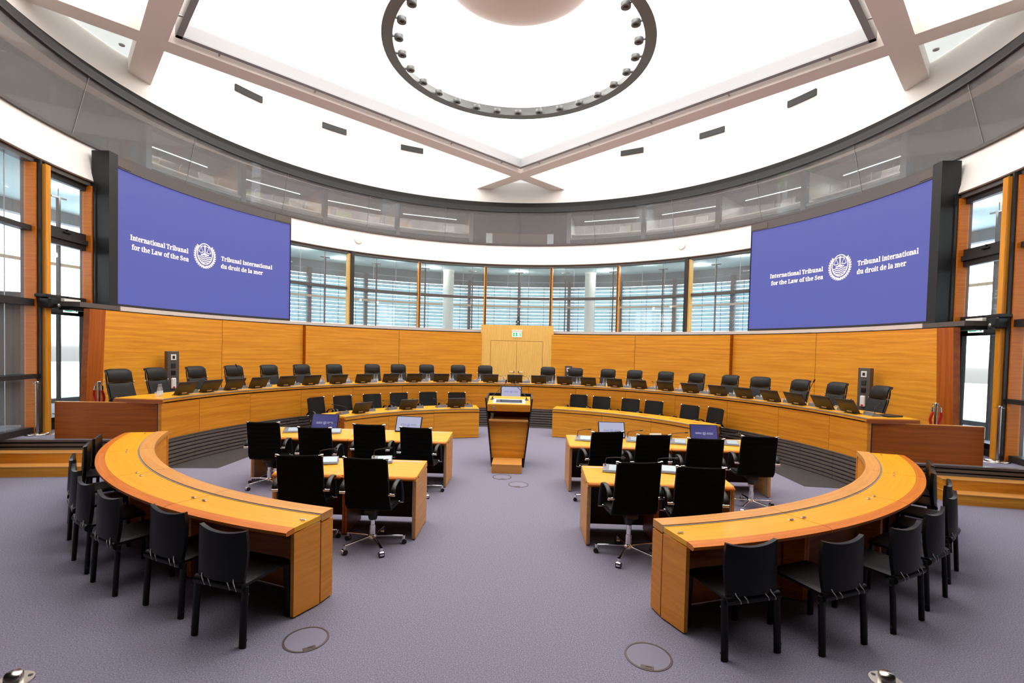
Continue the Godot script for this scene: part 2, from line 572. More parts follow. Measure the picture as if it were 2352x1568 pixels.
func build_ceiling_lights() -> void:
	var c := struct("ceiling", "white luminous ceiling with crossing beams under a round drum wall")
	var rot := Transform3D(Basis(Vector3.UP, PI / 4), Vector3.ZERO)
	var s := 10.72 / 3.0
	for i in 3:
		for j in 3:
			var o := Vector3((i - 1) * s, 0, (j - 1) * s)
			part("glow_panel", mb().box(o + Vector3(-s / 2 + 0.004, 10.2, -s / 2 + 0.004), o + Vector3(s / 2 - 0.004, 10.24, s / 2 - 0.004), 0.0, rot), M.ceil, c)
			area_light(c, rot * (o + Vector3(0, 10.15, 0)), Vector2(s - 0.1, s - 0.1), 13.0, PI / 4)
	for side in 4:
		var r2 := Transform3D(Basis(Vector3.UP, PI / 4 + side * PI / 2), Vector3.ZERO)
		for k in 3:
			var poly := PackedVector2Array()
			var t0 := -7.2 + k * 4.8
			poly.append(Vector2(t0 + 0.004, 5.4))
			for q in 9:
				var t := t0 + 0.004 + 4.79 * q / 8.0
				poly.append(Vector2(t, maxf(5.41, sqrt(maxf(0.0, 9.08 * 9.08 - t * t)))))
			poly.append(Vector2(t0 + 4.79, 5.4))
			part("glow_panel", mb().prism(poly, 10.2, 10.24, r2), M.ceil, c)
			area_light(c, r2 * Vector3(t0 + 2.4, 10.15, 6.6 if k != 1 else 7.1), Vector2(3.0, 1.6 if k != 1 else 3.0), 1.5 if k != 1 else 3.0, PI / 4 + side * PI / 2)
	part("roof_slab", mb().arc(0, 0.01, 9.4, 10.3, 10.5, 0, 360, 72), M.white, c)

func build_shell() -> void:
	var f := struct("floor", "purple-grey carpet floor")
	var poly := PackedVector2Array()
	for k in 96:
		poly.append(Vector2(13.3 * sin(TAU * k / 96.0), -13.3 * cos(TAU * k / 96.0)))
	part("carpet", mb().prism(poly, -0.25, 0.0), M.carpet, f)
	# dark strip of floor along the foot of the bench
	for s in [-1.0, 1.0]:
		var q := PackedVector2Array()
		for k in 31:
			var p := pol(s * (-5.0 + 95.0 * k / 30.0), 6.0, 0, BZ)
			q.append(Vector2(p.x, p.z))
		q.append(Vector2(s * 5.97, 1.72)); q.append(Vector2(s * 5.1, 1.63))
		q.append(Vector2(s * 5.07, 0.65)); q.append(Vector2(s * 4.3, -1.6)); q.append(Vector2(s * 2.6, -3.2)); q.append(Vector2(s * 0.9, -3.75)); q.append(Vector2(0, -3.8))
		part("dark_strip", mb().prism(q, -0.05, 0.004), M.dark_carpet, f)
	# dais: a horseshoe between the bench and the glass wall
	var d := struct("floor_dais", "raised carpeted dais behind the judges' bench")
	var b := mb()
	for k in 60:
		var q := []
		for e in 2:
			var w := (k + e) / 60.0
			q.append(pol(-90.0 + 180.0 * w, 6.02, 0, BZ))
			q.append(pol(-104.4 + 208.8 * w, 8.8, 0))
		b.quad(q[0] + Vector3(0, D, 0), q[2] + Vector3(0, D, 0), q[3] + Vector3(0, D, 0), q[1] + Vector3(0, D, 0), Vector3.UP, Vector2(q[0].x, q[0].z), Vector2(q[2].x, q[2].z), Vector2(q[3].x, q[3].z), Vector2(q[1].x, q[1].z))
		b.quad(q[0], q[2], q[2] + Vector3(0, D, 0), q[0] + Vector3(0, D, 0), (Vector3(0, 0, BZ) - q[0]).normalized())
	part("carpet", b, M.carpet, d)
	for s in [-1.0, 1.0]:
		# backing behind the slats, then slats
		var xf := edge_frame(s)
		part("riser", mb().box(Vector3(-0.02, 0, -0.12), Vector3(2.66, D - 0.012, -0.06), 0.0, xf), M.black, d)
		part("nosing", mb().box(Vector3(-0.05, D - 0.04, -0.1), Vector3(2.66, D + 0.004, 0.0), 0.004, xf), M.slat, d)
		for k in 6:
			part("slat", mb().box(Vector3(0, 0.03 + k * 0.073, -0.05), Vector3(2.66, 0.03 + k * 0.073 + 0.048, -0.012), 0.004, xf), M.slat, d)
		# two wooden steps
		for k in 2:
			var st := thing("wooden_step", "%s orange wooden step up to the %s end of the dais" % [["lower", "upper"][k], "left" if s < 0 else "right"], "step", Vector3.ZERO, 0, "steps to the dais")
			var x0 := 0.98 + 0.03 * k
			var z1 := 0.488 - 0.244 * k
			part("tread", mb(roff()).box(Vector3(x0, 0.1695 * (k + 1) - 0.02, 0.0), Vector3(2.68, 0.1695 * (k + 1), z1), 0.003, xf), M.pale, st)
			part("riser", mb(roff()).box(Vector3(x0, 0.1695 * k, 0.0), Vector3(2.68, 0.1695 * (k + 1) - 0.021, z1 - 0.006), 0.0, xf), M.wood, st)
	# low wall under the glass, band, rims
	var w := struct("wall_drum", "white curved band wall below the gallery")
	part("parapet", mb().arc(0, 8.6, 8.82, 0.0, 2.8, -90, 90, 60), M.frame, w)
	part("band", mb().arc(0, 8.62, 8.95, 5.45, 6.2, 0, 360, 144, 0.18, 0.0), M.white, w)
	part("soffit", mb().arc(0, 8.62, 9.0, 5.42, 5.45, 0, 360, 144), M.brown, w)
	part("top_rail", mb().arc(0, 8.74, 8.84, 6.2, 6.26, 0, 360, 144), M.rail, w)
	part("rim", mb().arc(0, 8.43, 8.56, 7.42, 7.56, 0, 360, 144), M.black, w)
	part("rim_lip", mb().arc(0, 8.41, 8.7, 7.38, 7.415, 0, 360, 144), M.frame, w)
	part("rim_shelf", mb().arc(0, 8.56, 9.12, 7.5, 7.56, 0, 360, 144), M.white, w)
	var u := struct("wall_upper", "white curved upper wall under the luminous ceiling")
	part("plaster", mb().arc(0, 9.1, 9.3, 7.56, 10.3, 0, 360, 144), M.white, u)
	for k in 20:
		var a := -168.0 + k * 17.7 - 0.15
		if absf(a) > 120.0: continue
		var g := part("air_slot", mb().arc(0, 9.04, 9.1, 9.46, 9.64, a - 2.6, a + 2.6, 4), M.plastic, u)
	for s in [-1.0, 1.0]:
		part("sensor_cap", mb().lathe([Vector2(0, 0.02), Vector2(0.12, 0.015), Vector2(0.13, 0)], 20, at_phi(s * 39.5, 8.66, 5.86) * Transform3D(Basis(Vector3.RIGHT, PI / 2), Vector3.ZERO)), M.white, w)
	# glass of the gallery
	var gw := struct("window_1", "tilted curved glass of the gallery above the white band")
	for k in 14:
		var a := -130.9 + k * 18.7
		part("pane", mb().arc(0, 8.80, 8.812, 6.26, 7.40, a + 0.05, a + 18.65, 8, -0.33, -0.33), M.smoke, gw)
		part("joint", mb().arc(0, 8.788, 8.80, 6.26, 7.40, a - 0.04, a + 0.04, 1, -0.33, -0.33), M.alu, gw)
	# glass of the room: bays between the mullions
	var cuts := [8.2565, 24.77, 41.28, 57.8, 74.3, 90.82, 99.3, 107.4, 123.8]
	var nwin := 2
	var order := []
	for k in range(7, -1, -1): order.append([-cuts[k + 1], -cuts[k]])
	order.append([-cuts[0], cuts[0]])
	for k in 8: order.append([cuts[k], cuts[k + 1]])
	for q in order:
		var a0: float = q[0]
		var a1: float = q[1]
		var inner := minf(absf(a0), absf(a1)) if a0 * a1 > 0 else 0.0
		var wn := struct("window_%d" % nwin, "glazed bay %d of the curved wall counted from the left" % (nwin - 1))
		nwin += 1
		var doorbay := inner > 90.0 and inner < 98.0
		var farbay := inner > 98.0
		var m := 0.35
		var R := 8.774
		var levels := [[2.9, 4.13], [4.22, 5.34]]
		if doorbay or farbay: levels = [[2.92, 4.13], [4.22, 5.34]]
		if farbay: levels = [[0.62, 1.5], [1.58, 2.8]] + levels
		for lv in levels:
			var third := (a1 - a0 - 2 * m) / 3.0
			var parts := 1 if doorbay or (inner > 57 and not farbay) else 3 if not farbay else 2
			third = (a1 - a0 - 2 * m) / parts
			for k in parts:
				part("pane", mb().arc(0, R, R + 0.012, lv[0], lv[1], a0 + m + k * third + 0.04, a0 + m + (k + 1) * third - 0.04, 4), M.glass, wn)
				if k > 0:
					part("joint", mb().arc(0, R - 0.008, R + 0.004, lv[0], lv[1], a0 + m + k * third - 0.03, a0 + m + k * third + 0.03, 1), M.alu, wn)
			if doorbay:   # an opening light: a heavier black frame round the pane
				var e := 0.62
				for z in [[lv[0], lv[0] + 0.13, a0 + 0.4, a1 - 0.4], [lv[1] - 0.11, lv[1], a0 + 0.4, a1 - 0.4], [lv[0] + 0.13, lv[1] - 0.11, a0 + 0.4, a0 + 0.4 + e], [lv[0] + 0.13, lv[1] - 0.11, a1 - 0.4 - e, a1 - 0.4]]:
					part("sash", mb().arc(0, R - 0.05, R + 0.04, z[0], z[1], z[2], z[3], 3), M.frame, wn)
				var hx := at_phi((a0 + a1) / 2 + 0.3, R - 0.055, lv[0] + 0.06)
				part("window_handle", mb().box(Vector3(-0.1, -0.012, 0), Vector3(0.06, 0.012, 0.03), 0.004, hx).box(Vector3(-0.03, 0.03, 0), Vector3(0.0, 0.07, 0.02), 0.003, hx), M.plastic, wn)
		part("transom", mb().arc(0, 8.68, 8.84, 4.13, 4.22, a0, a1), M.rail if inner < 85 else M.frame, wn)
		part("head_rail", mb().arc(0, 8.66, 8.84, 5.34, 5.42, a0, a1), M.rail, wn)
		if doorbay or farbay:
			part("door_transom", mb().arc(0, 8.64, 8.86, 2.8, 2.92, a0, a1), M.frame, wn)
			part("sill", mb().arc(0, 8.66, 8.86, D, 0.62, a0, a1), M.frame, wn)
		if farbay:
			part("hand_rail", mb().arc(0, 8.6, 8.7, 1.5, 1.58, a0, a1), M.frame, wn)
		# the mullion on the bay's outer edge (the middle bay has two)
		var edges := [a0, a1] if a0 * a1 < 0 else [a0 if absf(a0) > absf(a1) else a1]
		for e in edges:
			var ae := absf(e)
			var sg := signf(e)
			if ae < 60.0 and absf(ae - 41.28) > 1.0:
				part("mullion", mb().arc(0, 8.64, 8.86, 2.8, 5.34, e - 0.16, e + 0.16, 1), M.frame, wn)
				part("timber_strip", mb(roff()).arc(0, 8.62, 8.8, 2.8, 5.34, e + sg * 0.16, e + sg * 0.42, 1), M.wood, wn)
				part("timber_strip", mb(roff()).arc(0, 8.66, 8.8, 2.8, 5.34, e - sg * 0.3, e - sg * 0.16, 1), M.wood, wn)
			elif ae < 60.0:
				part("mullion", mb().arc(0, 8.45, 8.86, 2.8, 5.4, e - 0.33, e + 0.33, 1), M.frame, wn)
				part("timber_strip", mb(roff()).arc(0, 8.55, 8.8, 2.8, 5.34, e + sg * 0.36, e + sg * 0.7, 1), M.oak, wn)
			elif ae > 85.0:
				var low := D
				part("post", mb(roff()).arc(0, 8.5, 8.76, low, 5.34, e - sg * 0.1, e + sg * 0.62, 1), M.wood, wn).mesh = turned_post(e, sg, low)
				part("mullion", mb().arc(0, 8.6, 8.88, low, 5.4, e - sg * 0.45, e - sg * 0.12, 1), M.frame, wn)
				part("mullion", mb().arc(0, 8.56, 8.88, low, 5.4, e + sg * 0.64, e + sg * 0.9, 1), M.frame, wn)
				part("timber_strip", mb(roff()).arc(0, 8.62, 8.8, low, 5.34, e + sg * 0.9, e + sg * 1.1, 1), M.edge, wn)
			else:
				part("mullion", mb().arc(0, 8.64, 8.86, 2.8, 5.34, e - 0.2, e + 0.2, 1), M.frame, wn)
	# glazed doors in the side bays
	for s in [-1.0, 1.0]:
		var dn := struct("door_1" if s < 0 else "door_2", "black framed glass door at the %s of the room" % ("left" if s < 0 else "right"))
		var a0: float = 91.4 * s
		var a1: float = 98.9 * s
		part("pane", mb().arc(0, 8.774, 8.786, 0.72, 2.68, a0 + s * 0.8, a1 - s * 0.5, 4), M.glass, dn)
		for z in [[0.62, 0.72, a0, a1], [2.68, 2.8, a0, a1], [0.72, 2.68, a0, a0 + s * 0.85], [0.72, 2.68, a1 - s * 0.5, a1]]:
			part("stile", mb().arc(0, 8.73, 8.82, z[0], z[1], z[2], z[3], 3), M.black, dn)
		var hx := at_phi(s * 91.8, 8.73, 1.5)
		part("door_handle", mb().tube([Vector3(0, 0, 0), Vector3(0, 0, 0.06), Vector3(0.03 * s, 0, 0.065), Vector3(0.16 * s, 0, 0.065)], 0.011, 8).cyl(Vector3(0, -0.13, 0), Vector3(0, -0.13, 0.012), 0.02).cyl(Vector3(0, 0, 0), Vector3(0, 0, 0.012), 0.026).transform_all(hx), M.steel, dn)
	# closing walls of the side halls and of the public area behind the camera
	var bw := struct("wall_rear", "pale wall round the public area")
	part("plaster", mb().arc(0, 12.9, 13.2, -0.1, 6.2, 124, 236, 40), M.rear_wall, bw)
	for s in [-1.0, 1.0]:
		part("cross_wall", mb().arc(0, 8.9, 12.9, -0.1, 6.2, s * 124.0, s * 125.0, 1), M.gallery_grey, bw)

func edge_frame(s: float) -> Transform3D:
	# runs outwards along the front edge of the dais; z towards the camera
	var a := Vector3(s * 5.97, 0, 0.771 + 0.167 * 5.97)
	var e := Vector3(s * 8.6, 0, 0.771 + 0.167 * 8.6)
	var x := (e - a).normalized()
	var z := Vector3(-x.z * s, 0, x.x * s).normalized()
	if z.z < 0: z = -z
	return Transform3D(Basis(x, Vector3.UP, z), a)

func turned_post(e: float, sg: float, low: float) -> ArrayMesh:
	var b := mb(roff())
	b.swap = true
	return b.arc(0, 8.5, 8.76, low, 5.34, e - sg * 0.1, e + sg * 0.62, 1).mesh()


# ------------------------------------------------------------------ the hall outside the glass
func build_hall() -> void:
	var f := struct("floor_hall", "pale blue-grey carpet floor of the hall outside the glass")
	part("carpet", mb().arc(0, 8.86, 12.9, 0.2, 0.5, -124, 124, 90), M.hall_carpet, f)
	var c := struct("ceiling_hall", "pale ceiling of the hall outside the glass")
	part("plaster", mb().arc(0, 8.86, 13.2, 5.62, 5.8, -124, 124, 90), M.hall_ceiling, c)
	for k in 25:
		var a := -114.0 + k * 9.5
		part("downlight", mb().lathe([Vector2(0, 0.0), Vector2(0.07, 0.0), Vector2(0.085, 0.012), Vector2(0.085, 0.02)], 14, at_phi(a, 10.2 if k % 2 else 11.3, 5.6)), M.downlight, c)
		var l := OmniLight3D.new()
		l.name = "downlight_lamp"
		l.light_energy = 0.5
		l.light_size = 0.08
		l.omni_range = 20.0
		l.omni_attenuation = 2.0
		l.shadow_enabled = true
		l.position = pol(a, 10.2 if k % 2 else 11.3, 5.45)
		c.add_child(l, true)
	for k in 7:
		part("smoke_detector", mb().lathe([Vector2(0, -0.07), Vector2(0.05, -0.06), Vector2(0.07, -0.02), Vector2(0.07, 0)], 12, at_phi(-52.0 + k * 17.0, 9.9, 5.62)), M.grey, c)
	var w := struct("wall_hall", "dark outer facade frame of the hall")
	part("head_beam", mb().arc(0, 12.5, 12.75, 5.32, 5.62, -124, 124, 90), M.hall_dark, w)
	part("base_beam", mb().arc(0, 12.5, 12.75, 0.2, 0.62, -124, 124, 90), M.hall_dark, w)
	part("mid_rail", mb().arc(0, 12.2, 12.26, 4.12, 4.2, -124, 124, 90), M.tan, w)
	for k in range(-12, 13):
		if absf(k * 10.5) > 60.0 and absf(k * 10.5) < 80.0: continue
		part("mullion", mb().arc(0, 12.45, 12.75, 0.62, 5.32, k * 10.5 - 0.3, k * 10.5 + 0.3, 1), M.frame, w)
		part("pane", mb().arc(0, 12.72, 12.73, 0.62, 5.32, k * 10.5 + 0.3, k * 10.5 + 10.2, 4), M.glass, w)
	# slatted blinds
	var slat := mb().box(Vector3(-1.0, -0.002, -0.08), Vector3(1.0, 0.002, 0.08), 0.0, Transform3D(Basis(Vector3.RIGHT, deg_to_rad(58)), Vector3.ZERO)).mesh()
	var nb := 0
	for k in range(-12, 12):
		var am := k * 10.5 + 5.25
		if absf(am) > 58.0 and absf(am) < 82.0: continue
		if absf(am) > 117.0: continue
		nb += 1
		var xf := at_phi(am, 12.56, 0.0)
		var bl := thing("venetian_blind", "pale blue slatted blind in the %s bay from the left of the outer facade" % nth(nb), "blind", xf.origin, deg_to_rad(-am), "blinds of the hall facade")
		var sparse := am < -82.0
		var n := 31 if not sparse else 22
		for q in n:
			part("slat", slat, M.blind, bl, Transform3D(Basis.from_scale(Vector3(1.1, 1, 1)), Vector3(0, 0.66 + q * 0.15, 0)))
		part("head_box", mb().box(Vector3(-1.1, 5.1, -0.08), Vector3(1.1, 5.3, 0.08), 0.01), M.hall_dark, bl)
		for x in [-0.72, 0.0, 0.72]:
			part("ladder_cord", mb().box(Vector3(x - 0.008, 0.62, 0.075), Vector3(x + 0.008, 5.2, 0.085)), M.hall_dark, bl)
	# thin poles with a cross head, one in front of each mullion
	var np := 0
	for k in range(-11, 12):
		if absf(k * 10.7) > 50.0 and absf(k * 10.7) < 80.0: continue
		np += 1
		var xf := at_phi(k * 10.7, 10.4, 0.5)
		var p := thing("ceiling_pole", "thin black pole in the glazed hall, %s from the left" % nth(np), "pole", xf.origin, deg_to_rad(-k * 10.7), "poles in the hall")
		part("shaft", mb().box(Vector3(-0.025, 0, -0.04), Vector3(0.025, 4.9, 0.04), 0.004), M.black, p)
		part("cross_head", mb().box(Vector3(-0.17, 4.9, -0.03), Vector3(0.17, 4.93, 0.03), 0.004), M.black, p)
		part("foot", mb().box(Vector3(-0.08, 0, -0.08), Vector3(0.08, 0.02, 0.08), 0.004), M.black, p)
		part("top_rod", mb().cyl(Vector3(0, 4.93, 0), Vector3(0, 5.12, 0), 0.01), M.black, p)
	for s in [-1.0, 1.0]:
		var cl := thing("round_column", "white round column behind the glass to the %s of the double door" % ("left" if s < 0 else "right"), "column", pol(s * 15.3, 11.75, 0.5), 0, "columns of the hall")
		part("shaft", mb().lathe([Vector2(0.235, 0), Vector2(0.235, 5.1)], 28), M.column, cl)
		part("collar", mb().lathe([Vector2(0.235, 5.06), Vector2(0.25, 5.07), Vector2(0.25, 5.12), Vector2(0, 5.12)], 28), M.column, cl)
	# glazed outer doors at the sides, seen through the room's doors
	for s in [-1.0, 1.0]:
		var dx := at_phi(s * 84.0, 12.3, 0.5)
		var dn := struct("door_3" if s < 0 else "door_4", "grey framed outer glass door seen through the %s door" % ("left" if s < 0 else "right"))
		for z in [[-0.6, -0.5, 0.0, 2.3], [0.5, 0.6, 0.0, 2.3], [-0.5, 0.5, 2.2, 2.3], [-0.5, 0.5, 0.0, 0.12]]:
			part("stile", mb().box(Vector3(z[0], z[2], -0.03), Vector3(z[1], z[3], 0.03), 0.005, dx), M.grey, dn)
		part("pane", mb().box(Vector3(-0.5, 0.12, -0.006), Vector3(0.5, 2.2, 0.006), 0.0, dx), M.glass, dn)
		part("post", mb().box(Vector3(s * 0.62, 0, -0.08), Vector3(s * 0.62 + 0.24, 2.5, 0.08), 0.01, dx).transform_all(Transform3D.IDENTITY), M.black, dn)
	# dark glass leaf standing open in the left hall
	var lf := thing("dark_glass_leaf", "dark reflecting glass screen standing in the hall behind the left door", "glass screen", Vector3(-9.95, 0.5, 1.2), deg_to_rad(28))
	part("pane", mb().box(Vector3(-0.65, 0.04, -0.01), Vector3(0.65, 2.6, 0.01), 0.002), plain(c8(34, 44, 44), 0.08), lf)
	part("bottom_rail", mb().box(Vector3(-0.65, 0.0, -0.025), Vector3(0.65, 0.04, 0.025), 0.004), M.grey, lf)
	# outdoors
	var g := struct("ground", "pale paving outside the building")
	part("paving", mb().arc(0, 13.0, 60.0, -0.4, -0.1, 0, 360, 48), M.facade, g)
	var tr := [[-27.0, -1.0, 5.2], [-31.0, -7.0, 6.0], [-24.0, -6.0, 4.2]]
	for i in 3:
		var t := thing("leafy_tree", "%s leafy green tree outside the left glass door" % ["nearest tall", "furthest", "smallest"][i], "tree", Vector3(tr[i][0], -0.1, tr[i][1]), i * 1.3, "trees outside")
		part("trunk", mb().tube([Vector3(0, 0, 0), Vector3(0.1, tr[i][2] * 0.3, 0), Vector3(0, tr[i][2] * 0.7, 0.1)], 0.14, 8), M.bark, t)
		var cb := mb()
		for k in 420:
			var d := Vector3(rng.randfn(), rng.randfn(), rng.randfn()).normalized() * pow(rng.randf(), 0.4)
			var p := Vector3(0, tr[i][2] * 0.68, 0) + d * Vector3(1.7, tr[i][2] * 0.36, 1.7)
			var bs := Basis.from_euler(Vector3(rng.randf() * TAU, rng.randf() * TAU, 0)) * (0.16 + rng.randf() * 0.12)
			cb.tri(p + bs.x, p - bs.x * 0.6 + bs.y, p - bs.x * 0.6 - bs.y, bs.z.normalized(), bs.z.normalized(), bs.z.normalized(), Vector2.ZERO, Vector2(1, 0), Vector2(0, 1))
		part("foliage", cb, M.leaf, t).set_meta("kind", "stuff")


# ------------------------------------------------------------------ the gallery behind the tilted glass
func build_gallery() -> void:
	var g := struct("floor_gallery", "gallery floor slab behind the white band")
	part("slab", mb().arc(0, 8.96, 13.2, 5.85, 6.12, 0, 360, 120), M.gallery_grey, g)
	var c := struct("ceiling_gallery", "dark ceiling of the gallery")
	part("plaster", mb().arc(0, 8.7, 13.2, 7.6, 7.8, 0, 360, 120), M.gallery_dark, c)
	var w := struct("wall_gallery", "dark rear wall of the gallery")
	part("plaster", mb().arc(0, 12.9, 13.2, 6.1, 7.7, 0, 360, 120), M.gallery_grey, w)
	# centre: dark bay with the glass reflection of a brown door modelled as panels
	part("centre_wall", mb().arc(0, 9.75, 9.9, 6.12, 7.6, -11.7, 11.7, 10), M.gallery_dark, w)
	part("reflection_panel", mb(roff()).arc(0, 9.7, 9.75, 6.12, 6.86, -6.4, 6.4, 8), M.brown, w)
	for s in [-1.0, 1.0]:
		part("reflection_strip", mb().arc(0, 9.7, 9.75, 6.12, 6.86, s * 6.5, s * 8.0, 2), M.bluish, w)
		part("side_wall", mb().arc(0, 9.55, 9.75, 6.12, 7.6, s * 77.8, s * 180.0, 50), M.gallery_grey, w)
	# interpreters' booths
	var at := [11.7, 29.0, 45.0, 61.4, 77.7]
	var order := []
	for k in range(3, -1, -1): order.append([-at[k + 1], -at[k], k])
	for k in 4: order.append([at[k], at[k + 1], k])
	for i in 8:
		var a0: float = order[i][0]
		var a1: float = order[i][1]
		var am := (a0 + a1) / 2
		var left := a0 < 0
		var b := thing("interpreter_booth", "glazed interpreter booth behind the gallery glass, %s from the left" % nth(i + 1), "booth", Vector3.ZERO, 0, "booths behind the gallery glass")
		part("parapet", mb().arc(0, 9.5, 9.56, 6.12, 6.56, a0, a1, 6), M.booth, b)
		part("sill", mb().arc(0, 9.46, 9.7, 6.56, 6.64, a0, a1, 6), M.booth_sill, b)
		part("pane", mb().arc(0, 9.52, 9.53, 6.64, 7.5, a0 + 0.5, a1 - 0.5, 4), M.glass, b)
		for e in [a0, a1]:
			part("post", mb().arc(0, 9.44, 9.6, 6.12, 7.6, e - 0.45, e + 0.45, 1), M.booth_post, b)
			part("partition", mb().arc(0, 9.6, 11.6, 6.12, 7.6, e - 0.2, e + 0.2, 1), M.booth_wall if not left else M.booth_wood, b)
		part("desk", mb().arc(0, 9.62, 10.25, 6.76, 6.8, a0 + 0.6, a1 - 0.6, 5), M.booth_wall, b)
		part("rear_wall", mb().arc(0, 11.5, 11.6, 6.12, 7.6, a0, a1, 6), M.gallery_dark if not left else M.brown, b)
		part("wall_panel", mb().arc(0, 11.44, 11.5, 6.12, 6.95, a0 + 0.3, a1 - 0.3, 6), M.booth_wall, b)
		if left:
			part("timber_panel", mb(roff()).arc(0, 11.4, 11.44, 6.5, 7.5, a0 + 1.0, a0 + 5.0, 2), M.booth_wood, b)
			if i < 3: part("green_panel", mb().arc(0, 11.4, 11.44, 6.5, 7.5, a0 + 6.0, a0 + 9.0, 2), M.green, b)
		var lx := at_phi(am, 10.6, 7.52)
		part("strip_light", mb().box(Vector3(-1.1, 0.03, -0.015), Vector3(1.1, 0.05, 0.015), 0.005, lx), M.tube, b)
		var l := AreaLight3D.new()
		l.name = "strip_lamp"
		l.area_size = Vector2(2.2, 0.08)
		l.area_normalize_energy = true
		l.light_energy = 1.6
		l.area_range = 10.0
		l.area_attenuation = 2.0
		l.shadow_enabled = true
		l.transform = lx * Transform3D(Basis(Vector3.RIGHT, -PI / 2), Vector3(0, -0.02, 0))
		b.add_child(l, true)
		for q in 4:
			var gx := at_phi(a0 + (a1 - a0) * (0.2 + 0.2 * q), 9.8, 6.8)
			part("desk_microphone", mb().tube([Vector3(0, 0, 0), Vector3(0, 0.16, 0), Vector3(0.015, 0.24, 0.03), Vector3(0.05, 0.27, 0.06)], 0.008, 6, 1.0).transform_all(gx), M.alu, b)
		var px := at_phi(a0 + (a1 - a0) * 0.72, 9.95, 6.8)
		part("monitor_back", mb().box(Vector3(-0.22, 0.04, -0.02), Vector3(0.22, 0.32, 0.02), 0.006, px * Transform3D(Basis(Vector3.RIGHT, -0.25), Vector3.ZERO)).box(Vector3(-0.05, 0, -0.06), Vector3(0.05, 0.06, 0.04), 0.004, px), M.white_metal, b)


# ------------------------------------------------------------------ beams, frame, ring and dome overhead
func build_ceiling() -> void:
	var c := get_node("ceiling")
	var half := sqrt(9.1 * 9.1 - 5.36 * 5.36) + 0.15
	for k in 4:
		var xf := Transform3D(Basis(Vector3.UP, PI / 4 + k * PI / 2), Vector3.ZERO)
		part("beam", mb().box(Vector3(-half, 8.41 + 0.0006 * k, 5.36 - 0.236), Vector3(half, 8.92, 5.36 + 0.236), 0.0, xf), M.beam, c)
		# pale corner ceiling panel outside each crossing, with an added glow to brighten it
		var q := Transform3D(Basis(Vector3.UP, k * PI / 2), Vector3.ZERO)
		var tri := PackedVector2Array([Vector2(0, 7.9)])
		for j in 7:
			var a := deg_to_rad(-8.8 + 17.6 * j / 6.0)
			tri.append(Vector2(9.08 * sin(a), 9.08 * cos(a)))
		part("glow_panel", mb().prism(tri, 8.72, 8.76, q), M.corner, c)
		for p in [Vector2(-0.62, 8.75), Vector2(0.62, 8.75), Vector2(0.0, 8.25)]:
			part("spot_fitting", mb().lathe([Vector2(0, -0.012), Vector2(0.035, -0.012), Vector2(0.055, -0.02), Vector2(0.06, 0)], 14, q * Transform3D(Basis.IDENTITY, Vector3(p.x, 8.72, p.y))), M.alu, c)
	var fr := thing("suspended_square_frame", "grey square profile frame hanging under the luminous ceiling", "ceiling frame", Vector3(0, 8.5, 0))
	for k in 4:
		var xf := Transform3D(Basis(Vector3.UP, PI / 4 + k * PI / 2), Vector3.ZERO)
		part("profile", mb().box(Vector3(-5.02, 0, 4.9), Vector3(5.02, 0.06, 5.02), 0.004, xf).box(Vector3(-5.02, 0.06, 4.98), Vector3(5.02, 0.34, 5.02), 0.0, xf), M.grey, fr)
		for j in 5:
			part("hanger", mb().cyl(xf * Vector3(-4.2 + 2.1 * j, 0.0, 5.2), xf * Vector3(-4.2 + 2.1 * j, 0.03, 5.02), 0.02, 6).cyl(xf * Vector3(-4.2 + 2.1 * j, 0.03, 5.0), xf * Vector3(-4.2 + 2.1 * j, 1.7, 5.0), 0.004, 6), M.alu, fr)
	var r := thing("lamp_ring", "round grey suspended ring carrying a row of small spot lamps", "lamp ring", Vector3(0, 8.15, 0))
	part("ring_profile", mb().lathe([Vector2(2.69, 0), Vector2(2.7, 0.28), Vector2(2.66, 0.28), Vector2(2.655, 0.03), Vector2(2.5, 0.03), Vector2(2.49, 0.09), Vector2(2.48, 0.09), Vector2(2.48, 0), Vector2(2.69, 0)], 96), M.ring, r)
	for k in 28:
		var xf := at_phi(-0.7 + k * 360.0 / 28, 2.36, -0.02)
		var lp := part("spot_lamp", mb().lathe([Vector2(0.052, 0.0), Vector2(0.085, 0.0), Vector2(0.09, 0.012), Vector2(0.088, 0.075), Vector2(0.06, 0.085), Vector2(0, 0.085)], 18, xf).box(Vector3(-0.02, 0.04, -0.16), Vector3(0.02, 0.07, -0.06), 0.004, xf), M.ring, r)
		part("lens", mb().lathe([Vector2(0, -0.012), Vector2(0.03, -0.008), Vector2(0.052, 0.002)], 14, Transform3D.IDENTITY), M.display_dark, lp, xf)
	for k in 10:
		part("wire", mb().cyl(pol(k * 36.0 + 12.0, 2.58, 0.05), pol(k * 36.0 + 12.0, 2.58, 1.95), 0.006, 6), M.alu, r)
	var dm := thing("ceiling_dome", "shallow beige dome hanging above the lamp ring", "dome", Vector3(0, 9.5, 0))
	var prof := []
	for k in 17:
		var a := PI / 2 * k / 16.0
		prof.append(Vector2(1.65 * sin(a), 0.4 * (1.0 - cos(a))))
	prof.append(Vector2(1.65, 0.69))
	part("shell", mb().lathe(prof, 64), M.beam, dm)


